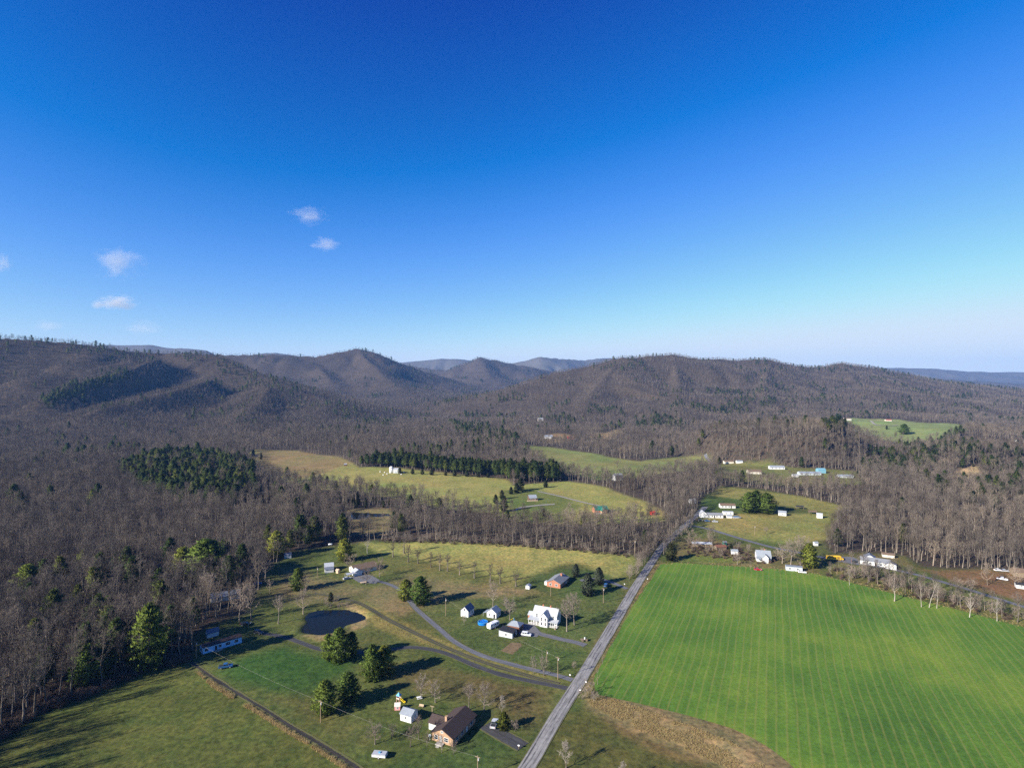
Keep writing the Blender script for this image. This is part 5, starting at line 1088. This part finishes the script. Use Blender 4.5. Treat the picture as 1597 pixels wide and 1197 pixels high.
mb = MB(); mb.prism([(-1.3, .1), (-1.3, .0), (1.0, 1.4), (1.0, 1.5)], -.3, .3); mb.build('chute', MAT['playyellow'], t); mb = MB(); mb.box(1.0, 1.1, -.3, -.22, -.1, 1.7); mb.box(1.0, 1.1, .22, .3, -.1, 1.7); mb.build('ladder', MAT['playblue'], t)
t = site('hay_wagon', 'old wooden wagon with white milk cans by the driveway mouth', 'wagon', 911, 999, 10)
mb = MB(); mb.box(-1.5, 1.5, -.7, .7, .7, .95); mb.build('bed', MAT['wood'], t); mb = MB(); mb.tube([(.3, 0, .95), (.3, 0, 1.7)], .3, 8); mb.build('milk_can', MAT['trim'], t)
for x in (-1, 1):
    for s in (-1, 1): mb = MB(); mb.tube([(x, s * .8, .5), (x, s * .9, .5)], .5, 14); mb.build('wheel', MAT['wood'], t)
for px, py, lab in ((889, 1056, 'white mailbox at the curved driveway mouth'), (1010, 905, 'white mailbox on the crop side of the road'), (905, 1080, 'white mailbox right of the road by dark driveway'), (914, 1067, 'small white mailbox right of the road near bare snag'), (974, 913, 'white mailbox at the brick ranch driveway'), (809, 1167, 'pale mailbox at the near house driveway')):
    t = site('mailbox', lab, 'mailbox', px, py, A1); mb = MB(); mb.box(-.06, .06, -.06, .06, -.2, 1.0); mb.build('post', MAT['wood'], t); mb = MB(); mb.prismx([(-.16, 1.0), (.16, 1.0), (.16, 1.22), (.1, 1.32), (-.1, 1.32), (-.16, 1.22)], -.3, .3); mb.build('box', MAT['trim'], t)
t = site('propane_tank', 'long white propane tank at the tan barn clearing edge', 'tank', 515, 850, 10); mb = MB(); mb.tube([(-1.6, 0, .9), (-1.4, 0, .9), (1.4, 0, .9), (1.6, 0, .9)], [.25, .55, .55, .25], 12); mb.build('vessel', MAT['trim'], t, True)
for sx in (-.9, .9): mb = MB(); mb.box(sx - .1, sx + .1, -.35, .35, -.1, .42); mb.build('leg', MAT['stone'], t)
t = site('pond_dock', 'short pale wooden dock on the teal pond', 'dock', 595, 806, 4); t.location.z = PONDS[1][4] + .05
for k in range(8): mb = MB(); mb.box(-4 + k, -3.06 + k, -.9, .9, .5, .58); mb.build('plank', MAT['palewood'], t)
for sx in (-3.6, 3.4): mb = MB(); mb.box(sx - .1, sx + .1, -.8, .8, -1.5, .5); mb.build('pile', MAT['wood'], t)
t = site('stock_trailer', 'low white flatbed trailer by the parking pad edge', 'trailer', 567, 909, 25); mb = MB(); mb.box(-1.8, 1.8, -.9, .9, .5, .75); mb.build('bed', MAT['palewood'], t); wheels(t, 3.6, 1.9, .3, (-.2,)); mb = MB(); mb.box(1.8, 2.9, -.05, .05, .45, .55); mb.build('hitch', MAT['dark'], t)
random.seed(31)
for k, (px, py) in enumerate([(593,736),(600,737),(604,739),(623,738),(626,740),(630,737),(598,741)]):
    p = g1(px, py); mb = MB(); mb.tube([(-.75, 0, .62), (.75, 0, .62)], .62, 14); o = mb.build('hay_bale', MAT['trim'], None, True); o.location = p; o.rotation_euler = (0, 0, random.uniform(0, 3)); tag(o, 'white wrapped round hay bale on grass by the silo barn', 'hay bale', 'wrapped bales at the silo barn')

# ------------------------------------------------------------------ poles and wires
POLES = {}
def pole(key, px, py, top, label, arm=True, lamp=False):
    p = g1(px, py); h = (py - top) / F * p.y; t = thing('utility_pole', label, 'pole', p, R(A1)); mb = MB(); mb.tube([(0, 0, -.4), (0, 0, h)], [.16, .11], 8); mb.build('shaft', MAT['pole'], t)
    if arm: mb = MB(); mb.box(-.9, .9, -.06, .06, h - .6, h - .45); mb.build('crossarm', MAT['pole'], t)
    mb = MB(); mb.tube([(.28, 0, h - 1.5), (.28, 0, h - .8)], .2, 8); mb.build('transformer', MAT['rim'], t)
    POLES[key] = Vector((p.x, p.y, p.z + h - .4)); return t
pole('a', 500, 1126, 1091, 'utility pole in front of the two near pines'); pole('b', 745, 1215, 1177, 'utility pole at the bottom edge by the near house'); pole('c', 306, 1026, 999, 'utility pole left of the mobile home')
pole('d', 695, 960, 932, 'utility pole at the driveway bend below the pine pair', False); pole('e', 870, 1059, 1023, 'utility pole at the driveway mouth near the road'); pole('f', 859, 929, 905, 'utility pole in front of the brick ranch', False)
pole('g', 941, 940, 916, 'utility pole right of the big spruce'); pole('h', 495, 901, 884, 'pole with white light left of the white garage', False); pole('i', 360, 960, 929, 'pale utility pole among left bare trees')
pole('j', 1177, 834, 819, 'pole with white cap alone in the right meadow', False); pole('k', 853, 1032, 1013, 'short pole on the lawn above the driveway', False); pole('l', 990, 868, 842, 'utility pole by the roadside wood corner'); pole('m', 1160, 797, 783, 'utility pole left of the meadow pines')
def wire(a, b, label, sag=1.2):
    A_, B_ = POLES[a], POLES[b]; pts = []
    for k in range(15): s_ = k / 14; q = A_.lerp(B_, s_); q.z -= sag * 4 * s_ * (1 - s_); pts.append(q)
    mb = MB(); mb.tube(pts, .013, 4); o = mb.build('power_line', MAT['stone']); tag(o, label, 'wire')
wire('c', 'a', 'thin wire from mobile home pole to pine pole'); wire('a', 'b', 'thin wire from pine pole to the bottom edge pole'); wire('e', 'g', 'thin roadside wire between driveway pole and spruce pole', 1.8); wire('g', 'l', 'thin roadside wire from spruce pole to wood corner')
wire('e', 'd', 'thin wire from roadside pole to driveway bend pole', 1.5)
# ------------------------------------------------------------------ trees and shrubs of the farms
random.seed(5)
for k, (px, py, top, key, lab, sx) in enumerate([
    (633, 935, 902, PINE[0], 'left pine of the pair at the driveway bend', 1.0), (656, 942, 896, PINE[1], 'taller right pine of the pair at the driveway bend', 1.0),
    (512, 1028, 986, PINE[2], 'slim left pine of the trio below the pond', .75), (530, 1031, 977, PINE[3], 'tallest middle pine of the trio below the pond', .9), (549, 1023, 983, PINE[0], 'right pine of the trio below the pond', .7),
    (580, 1061, 1002, PINE[1], 'slim front pine left of the dark pine shadow', .75), (600, 1050, 1004, PINE[2], 'broad rear pine behind the slim one, mid lawn', 1.05), (588, 1052, 1012, PINE[3], 'small pine tucked between the two mid lawn pines', .8),
    (508, 1112, 1058, PINE[3], 'front pine of the two nearest the muddy lane', .95), (543, 1094, 1045, PINE[1], 'rear pine of the two nearest the muddy lane', 1.05),
    (898, 899, 878, SPRUCE[0], 'small round spruce behind the brick ranch', .95), (934, 911, 883, SPRUCE[1], 'blue grey spruce beside blue car', 1.0), (917, 928, 892, SPRUCE[0], 'largest blue spruce in front of the brick ranch', .95),
    (431, 868, 826, PINE[0], 'lone bright pine at the upper left wood edge', .95), (464, 920, 884, PINE[2], 'lone pine on the lawn above the pond', .9), (538, 874, 838, DENSE[0], 'big dark dense conifer behind the tan roofed ranch', 1.1),
    (516, 937, 922, CEDAR[0], 'small round dark evergreen above the pond', 1.3), (232, 1044, 938, PINE[1], 'tall bright pine at left wood edge above hay field', .72), (135, 1068, 1002, PINE[2], 'leaning pine clump low in the left wood', 1.0), (45, 930, 878, PINE[3], 'broad pine rising from far left wood', 1.1), (322, 905, 838, PINE[0], 'dark pine cluster in wood left of the hidden house', 1.3), (286, 900, 850, PINE[2], 'pine at left of dark pine cluster in the wood', 1.0),
    (786, 1137, 1108, HOLLY[0], 'yellow green bushy evergreen beside the silver pickup', 1.0),
    (1168, 799, 766, PINE[0], 'left pine of the meadow clump beside pale pole', 1.1), (1180, 798, 763, PINE[2], 'middle dark pine of the meadow clump', 1.0), (1196, 800, 767, PINE[1], 'right broad pine of the meadow clump', 1.25),
    (1047, 874, 846, CEDAR[1], 'big dark cedar at the roadside by crop field corner', 1.5), (1263, 885, 846, PINE[3], 'dark pine behind the bare trees by grey trailer', .9), (1140, 862, 847, CEDAR[0], 'small cedar in the brush by the white hut', 1.2),
    (806, 768, 752, CEDAR[2], 'round cedar left of the log cabin track', 1.4), (783, 778, 763, CEDAR[0], 'second cedar down the meadow hedge', 1.3), (773, 785, 770, CEDAR[1], 'third cedar down the meadow hedge', 1.3), (797, 770, 758, CEDAR[0], 'small cedar by the upper meadow hedge', 1.3), (812, 765, 744, CEDAR[2], 'large cedar at top of the log cabin lawn', 1.4), (786, 797, 772, CEDAR[1], 'dark cedar at lower end of the meadow hedge', 1.2), (851, 760, 748, CEDAR[0], 'dark cedar under the far wood by upper meadow', 1.5),
    (848, 805, 791, CEDAR[1], 'small blue cedar below the curving pale drive', .8), (910, 817, 800, PINE[1], 'bright small pine before the green roofed house', .8),
    (1410, 677, 660, PINE[1], 'lone tree clump on the knoll pasture', 1.3), (1383, 669, 663, CEDAR[0], 'tiny reddish tree on the knoll pasture', 1.2), (499, 752, 738, CEDAR[0], 'dark cedar at the corner of the tan far field', 1.3), (510, 753, 741, CEDAR[1], 'second dark cedar by tan far field', 1.2), (490, 757, 741, CEDAR[2], 'third dark cedar by tan far field', 1.3),
    (395, 712, 700, CEDAR[0], 'cedar by the low far shelter', 1.2), (407, 716, 705, CEDAR[1], 'small cedar right of the low far shelter', 1.0), (1122, 724, 712, CEDAR[2], 'dark cedar beside the far house at distant meadow', 1.2)]):
    plant_px(key, px, py, top, 'evergreen_tree', lab, None, sxy=sx)
for k in range(9):       # low cedar row behind the barn
    px = 625 + k * 17 + random.uniform(-4, 4); plant_px(random.choice(CEDAR), px, 738 + k * .8, 738 + k * .8 - random.uniform(8, 11), 'cedar_bush', 'round dark cedar in the row beside the silo barn', 'cedars in a row beside the silo barn', sxy=1.6)

for (px, py, top, key, lab, sx) in [
    (657, 1089, 1049, YARD[0], 'bare tree with picnic table at its foot', 1.0), (679, 1095, 1058, YARD[1], 'bare tree right of picnic table tree', 1.0), (731, 1106, 1062, TALLY[0], 'tall bare tree behind brown roof, left one', 1.0), (755, 1108, 1061, TALLY[1], 'tall bare tree behind brown roof, right one', 1.1), (783, 1112, 1083, PALEY[0], 'small pale bare tree by the evergreen bush', .8),
    (653, 1152, 1112, TALLY[2], 'pale bare tree left of the near house', .9), (640, 1164, 1126, YARD[2], 'bare tree with slanting shadow near white shed', .9), (666, 1164, 1138, YARD[3], 'small bare tree at left corner of near house', .7), (689, 1173, 1143, PALEY[1], 'bare tree against the tan brick gable', .8), (707, 1175, 1152, BRUSH[0], 'dark reddish shrub at near house corner', .9),
    (585, 1160, 1121, YARD[4], 'round bare apple like tree by the muddy lane', 1.1), (612, 1148, 1128, BRUSH[1], 'low bare shrub tree left of white shed', 1.2), (883, 1197, 1153, PALEY[0], 'fuzzy pale bare tree at bottom right of the road', 1.0), (972, 1222, 1184, PALEY[1], 'bare tree top cut by the bottom picture edge', .9), (803, 1140, 1122, BRUSH[2], 'grey bare shrub between evergreen bush and road', 1.3),
    (884, 984, 930, TALLY[0], 'big bare tree in front of farmhouse right corner', 1.05), (896, 974, 922, TALLY[1], 'second big bare tree right of the farmhouse', 1.05), (769, 946, 902, TALLY[2], 'tall bare tree behind the white shed', .95), (795, 966, 930, YARD[0], 'wide bare tree above the yellow slide', 1.15), (790, 950, 928, YARD[1], 'low bare tree behind the workshop', 1.2), (724, 974, 956, YARD[2], 'small bare tree before the tall white shed', .9),
    (832, 1050, 1020, YARD[3], 'slim bare tree by the driveway, left of two', .8), (848, 1053, 1016, YARD[4], 'bare tree by the driveway, right of two', .75), (809, 1029, 1018, SNAG[0], 'tiny bare sapling on the lawn below garden plot', .7), (895, 1042, 1030, BRUSH[3], 'low bare bush at the lawn corner', 1.2),
    (592, 899, 868, YARD[0], 'bare tree right of the tan roofed ranch', 1.0), (571, 911, 880, YARD[1], 'dark bare tree before the tan roofed ranch', 1.1), (546, 886, 862, BRUSH[0], 'bare reddish tree before dark conifer', 1.3), (573, 862, 828, PALE[0], 'pale bare tree at the hay meadow left corner', .9),
    (413, 903, 872, YARD[2], 'spreading pale bare tree at upper left lawn', 1.2), (434, 972, 925, TALLY[0], 'bare tree on dark lawn left of pond', .9), (473, 957, 915, TALLY[1], 'bare tree at the pond left bank', .9), (477, 922, 895, YARD[3], 'bare tree beside lone lawn pine', .8), (421, 925, 900, YARD[4], 'small bare tree left of lone lawn pine', .8), (374, 968, 905, TALLY[2], 'tall grey bare tree beside pale pole', .9), (322, 950, 888, TALLY[0], 'wide bare tree over the hidden house', 1.15), (392, 967, 908, TALLY[1], 'grey bare tree right of hidden house', .8),
    (1233, 884, 838, TALLY[0], 'large bare tree behind the grey trailer', 1.2), (1248, 880, 832, TALLY[1], 'tallest bare tree of the clump by grey trailer', 1.2), (1220, 878, 845, YARD[0], 'bare tree right of gabled white house', 1.2), (1111, 857, 815, TALLY[2], 'bare tree in the brush before the junction', .9), (1080, 858, 822, YARD[1], 'bare tree left of long low shed', 1.1), (1195, 832, 820, YARD[2], 'tiny lone round tree in the right meadow', 1.2), (1150, 880, 858, YARD[3], 'bare tree by the field edge near red car', 1.1), (1170, 888, 872, SNAG[1], 'thin bare sapling near red car', .8),
    (1446, 874, 842, TALLY[0], 'bare tree in the rust brown clearing, first', .9), (1585, 915, 880, YARD[1], 'bare tree at right edge of brown clearing', .8), (1540, 912, 875, TALLY[1], 'slim bare tree with long shadow in brown clearing', .7), (1500, 918, 902, BRUSH[1], 'dark bare thicket in the brown clearing, left', 1.5), (1515, 919, 903, BRUSH[2], 'dark bare thicket in the brown clearing, right', 1.5),
    (1395, 937, 884, PALE[0], 'white barked sycamore tallest in the right hedgerow', 1.0), (1437, 946, 902, PALE[1], 'white barked sycamore mid right hedgerow', .8), (1461, 948, 905, PALE[2], 'white sycamore behind the leaning one', .7), (1512, 962, 920, PALE[0], 'pale sycamore right part of hedgerow', .9), (1555, 968, 925, PALE[1], 'pale sycamore near right end of hedgerow', .8), (1325, 912, 885, PALE[2], 'pale thin sycamore at left end of hedgerow', .8),
    (932, 1067, 1040, SNAG[0], 'slim bare snag on the roadside bank by the crop', .7), (940, 1035, 1012, SNAG[1], 'thin bare sapling at the road verge', .6), (955, 1010, 995, SNAG[0], 'small bare sapling further up the road verge', .6), (918, 1082, 1060, BRUSH[0], 'tangled bare brush at the field corner by the road', 1.3), (908, 1090, 1070, BRUSH[1], 'tangled bare brush touching the road edge', 1.3), (927, 1093, 1075, BRUSH[3], 'tangled bare brush at the tan bank top', 1.3), (1285, 700, 690, YARD[0], 'bare tree on the knoll slope', 1.0)]:
    plant_px(key, px, py, top, 'bare_tree', lab, None, sxy=sx)
plant_px(PALE[2], 1449, 947, 902, 'bare_tree', 'leaning white sycamore in the right hedgerow', None, sxy=.8, rz=0.3, lean=(0.05, 0.34))
for k, (px, py) in enumerate([(613,868),(637,876),(652,878),(672,884),(686,889),(698,890),(717,896),(740,901),(765,905),(780,909),(805,914),(630,862)]):
    plant_px(ORCH[k % 4], px, py, py - random.uniform(23, 31), 'orchard_tree', 'pruned bare orchard tree in the row below the hay meadow', 'orchard trees in a row', sxy=random.uniform(.8, 1.1))

def strip(poly, s, jit=.5):
    poly = np.asarray(poly); x0, y0 = poly.min(0); x1, y1 = poly.max(0)
    gx, gy = np.meshgrid(np.arange(x0, x1, s), np.arange(y0, y1, s)); gx = gx.ravel() + rng2.uniform(-jit, jit, gx.size) * s; gy = gy.ravel() + rng2.uniform(-jit, jit, gy.size) * s
    k = inpoly(gx, gy, poly) & ~near_road(gx, gy, .6); return gx[k], gy[k]
rng2 = np.random.default_rng(9)
HEDGES = [   # polygon, spacing, keys, scale range, label, group
    (flat([(1285,890),(1305,884),(1350,890),(1400,905),(1480,930),(1597,962),(1680,985),(1680,1000),(1597,972),(1500,948),(1400,922),(1300,897)]), 3.9, BRUSH + FOREST_BARE[:2], (.55, .85), 'bare tree of the hedgerow between crop field and side road', 'hedgerow trees along the crop field'),
    (flat([(975,905),(992,880),(1008,862),(1022,845),(1034,832),(1040,835),(1028,855),(1015,872),(1000,895),(982,912)]), 4.2, BRUSH, (.55, 1.0), 'grey bare tree of the hedge left of the road', 'hedge trees left of the road'),
    (flat([(1062,845),(1100,838),(1160,850),(1230,868),(1280,874),(1275,890),(1200,872),(1160,868),(1130,872),(1070,862)]), 9.5, BRUSH, (.45, .8), 'low bare brush tree in the rough ground by the junction', 'brush around the junction sheds'),
    (flat([(875,800),(905,798),(925,806),(985,806),(1030,806),(1035,812),(990,816),(930,818),(880,815)]), 8.0, BRUSH, (.5, .8), 'bare brush around the green roofed house', 'brush around the green roofed house'),
    (flat([(500,938),(528,935),(545,945),(530,952),(505,950)]), 3.2, BRUSH[:2], (.25, .42), 'low rusty brush on the far pond bank', 'brush on the far pond bank'),
]
for poly, s, keys, (a, b_), lab, grp in HEDGES:
    for x, y in zip(*strip(poly, s)):
        if any(math.hypot(x - c[0], y - c[1]) < 6 for c in KEEP_CLEAR): continue
        pxx = CX + x / y * F; plant(random.choice(keys), x, y, 'hedge_tree', lab, grp, random.uniform(a, b_) * (.55 if 1280 < pxx < 1325 else 1), cat='tree')
sp_ = smooth_path(ROADS['main'][0], 3.2)
for i_, p_ in enumerate(sp_[:-1]):        # the row that crowds the left road edge up to the junction
    px_, py_ = CX + p_.x / p_.y * F, CY + CAMH * F / p_.y
    if not (797 < py_ < 884): continue
    d_ = (sp_[i_ + 1] - p_).normalized(); q_ = p_ + Vector((-d_.y, d_.x)) * random.uniform(3.5, 5.0)
    plant(random.choice(FOREST_BARE[:5] + BRUSH[:1]), q_.x, q_.y, 'hedge_tree', 'grey bare tree crowding the left road edge before the junction', 'trees crowding the road edge', random.uniform(.55, .78) if py_ < 868 else random.uniform(.35, .5))
for i_, p_ in enumerate(sp_[:-1]):        # brush on the crop side hides the bend from the field
    py_ = CY + CAMH * F / p_.y
    if not (814 < py_ < 864): continue
    d_ = (sp_[i_ + 1] - p_).normalized(); q_ = p_ - Vector((-d_.y, d_.x)) * random.uniform(3.6, 6.5)
    if any(math.hypot(q_.x - c[0], q_.y - c[1]) < 6 for c in KEEP_CLEAR): continue
    plant(random.choice(BRUSH[:1] + FOREST_BARE[:4]), q_.x, q_.y, 'hedge_tree', 'grey bare brush tree on the right road edge at the bend', 'brush trees right of the road bend', random.uniform(.5, .72))
# tall dry grass and weeds: uncountable
def grass(name, label, polys, s, keys, lo, hi):
    X, Y = [], []
    for p in polys: x, y = strip(flat(p), s); X.append(x); Y.append(y)
    x, y = np.concatenate(X), np.concatenate(Y); k = fbm(x, y, 5, 3, 2) > .30; x, y = x[k], y[k]
    gn_wood(name, label, x, y, keys, rng2.uniform(lo, hi, len(x)), rng2.integers(0, len(keys), len(x)), 'grass', .15)
grass('tall_dry_grass', 'tall tan dry weeds on the bank below the crop field', [[(915,1092),(945,1085),(1000,1103),(1060,1125),(1140,1155),(1190,1190),(1195,1215),(1150,1205),(1080,1172),(1000,1140),(925,1102)]], .42, TUFT, .25, .65)
grass('tall_dry_grass', 'pale tall grass strip along the muddy lane fence', [[(288,1030),(300,1034),(340,1066),(400,1102),(500,1165),(570,1212),(560,1214),(490,1168),(390,1106),(330,1070)]], .42, TUFT, .6, 1.2)
grass('roadside_weeds', 'tan weeds along the right road verge and crop edge', [[(905,1066),(935,1010),(962,966),(990,922),(1012,890),(1026,876),(1030,880),(1016,898),(990,936),(962,985),(938,1028),(920,1068)], [(1030,877),(1100,877),(1200,883),(1290,896),(1400,922),(1500,947),(1640,985),(1640,990),(1500,953),(1400,928),(1290,901),(1200,888),(1100,881),(1030,881)]], 1.5, TUFT, .3, .7)
grass('rough_bank_grass', 'yellow rough grass along the old farm track banks', [[(575,945),(650,982),(760,1026),(860,1054),(858,1060),(760,1040),(640,996),(585,965)]], 1.3, TUFT, .3, .6)
grass('brown_brush', 'dark reddish shrubs in thickets by the junction', [[(1062,850),(1110,845),(1180,862),(1230,876),(1170,880),(1130,872),(1070,866)]], 4.0, SHRUB, .5, 1.1)
grass('brown_brush', 'brown weedy undergrowth below the right hedgerow', [[(1290,885),(1350,890),(1480,928),(1640,975),(1640,985),(1500,950),(1400,925),(1290,898)]], 3.0, SHRUB + TUFT, .5, 1.1)
grass('brown_brush', 'dark shrubs along the left wood edge', [[(-60,1225),(0,1155),(62,1115),(134,1089),(234,1047),(292,1033),(300,1000),(228,1015),(130,1050),(0,1095),(-60,1130)]], 2.4, SHRUB, .7, 1.5)
grass('brown_brush', 'dark shrubs along the hay meadow wood edge', [[(590,846),(700,848),(800,853),(900,860),(990,870),(990,866),(900,854),(800,847),(700,842),(590,840)]], 3.0, SHRUB + BRUSH[:1], .4, .9)
build_forest()
# ------------------------------------------------------------------ air
m = bpy.data.materials.new('thin_blue_haze'); m.use_nodes = True; n = m.node_tree.nodes; n.clear()
pv = n.new('ShaderNodeVolumePrincipled'); pv.inputs['Density'].default_value = 4.0e-5; pv.inputs['Color'].default_value = (0.18, 0.44, 1.0, 1); pv.inputs['Anisotropy'].default_value = 0.0
ot = n.new('ShaderNodeOutputMaterial'); m.node_tree.links.new(pv.outputs[0], ot.inputs['Volume'])
hb = MB(); hb.box(-13500, 13500, -600, 11400, float(ZZ.min()) - 3.0, float(ZZ.max()) + 30); ho = hb.build('haze', m); tag(ho, 'thin blue haze that veils the distant ridges', 'haze', None, 'stuff')

# ------------------------------------------------------------------ small fair weather clouds, far above the haze
def cloud_mat(name, dens, seed, thr):
    m = bpy.data.materials.new(name); m.use_nodes = True; n, l = m.node_tree.nodes, m.node_tree.links; n.clear()
    tc = n.new('ShaderNodeTexCoord'); mp = n.new('ShaderNodeMapping'); mp.inputs['Location'].default_value = (seed, seed * .7, 0); l.new(tc.outputs['Object'], mp.inputs[0])
    nz = nd(n, 'ShaderNodeTexNoise', Scale=1.9, Detail=6.0, Roughness=0.68); l.new(mp.outputs[0], nz.inputs['Vector'])
    ln = n.new('ShaderNodeVectorMath'); ln.operation = 'LENGTH'; l.new(tc.outputs['Object'], ln.inputs[0])
    a = nd(n, 'ShaderNodeMath', operation='MULTIPLY_ADD'); a.inputs[1].default_value = -0.42; l.new(ln.outputs['Value'], a.inputs[0]); l.new(nz.outputs[0], a.inputs[2])
    s_ = nd(n, 'ShaderNodeMath', operation='SUBTRACT', use_clamp=True); s_.inputs[1].default_value = thr; l.new(a.outputs[0], s_.inputs[0])
    d = nd(n, 'ShaderNodeMath', operation='MULTIPLY'); d.inputs[1].default_value = dens; l.new(s_.outputs[0], d.inputs[0])
    pv = n.new('ShaderNodeVolumePrincipled'); pv.inputs['Color'].default_value = (1, 1, 1, 1); pv.inputs['Anisotropy'].default_value = -0.1; l.new(d.outputs[0], pv.inputs['Density'])
    ot = n.new('ShaderNodeOutputMaterial'); l.new(pv.outputs[0], ot.inputs['Volume']); return m
bm = bmesh.new(); bmesh.ops.create_icosphere(bm, subdivisions=3, radius=1.0)
CY_ = 9000.0
for k, (px, py, w, h, dens, thr, lab) in enumerate([(482, 336, 70, 34,   .006, .21, 'upper right wisp of white cloud, left half of sky'), (508, 381, 52, 26,   .009, .20, 'small wisp of cloud below the upper right wisp'), (186, 410, 90, 62,   .007, .23, 'largest ragged white cloud at left'), (184, 472, 62, 26,   .013, .15, 'bright oval cloud under the ragged cloud'), (153, 475, 24, 15,   .018, .12, 'tiny round cloud left of bright oval cloud'), (224, 511, 66, 26,   .004, .17, 'dim grey cloud just above the left ridge'), (4, 410, 30, 36,  .010, .18, 'cloud wisp cut by left picture edge'), (75, 508, 56, 20,  .005, .18, 'very faint grey wisp above left ridge')]):
    me = bpy.data.meshes.new('cloud'); bm.to_mesh(me); me.materials.append(cloud_mat('cloud_vapour', dens, 3.7 * k + 1, thr))
    o = bpy.data.objects.new('cloud', me); COL.objects.link(o); tag(o, lab, 'cloud', 'small clouds in the blue sky')
    o.location = ((px - CX) / F * CY_, CY_, CAMH - (py - CY) / F * CY_); o.scale = (w / 2 / F * CY_ * 1.08, w / 2 / F * CY_ * .8, h / 2 / F * CY_ * 1.1)
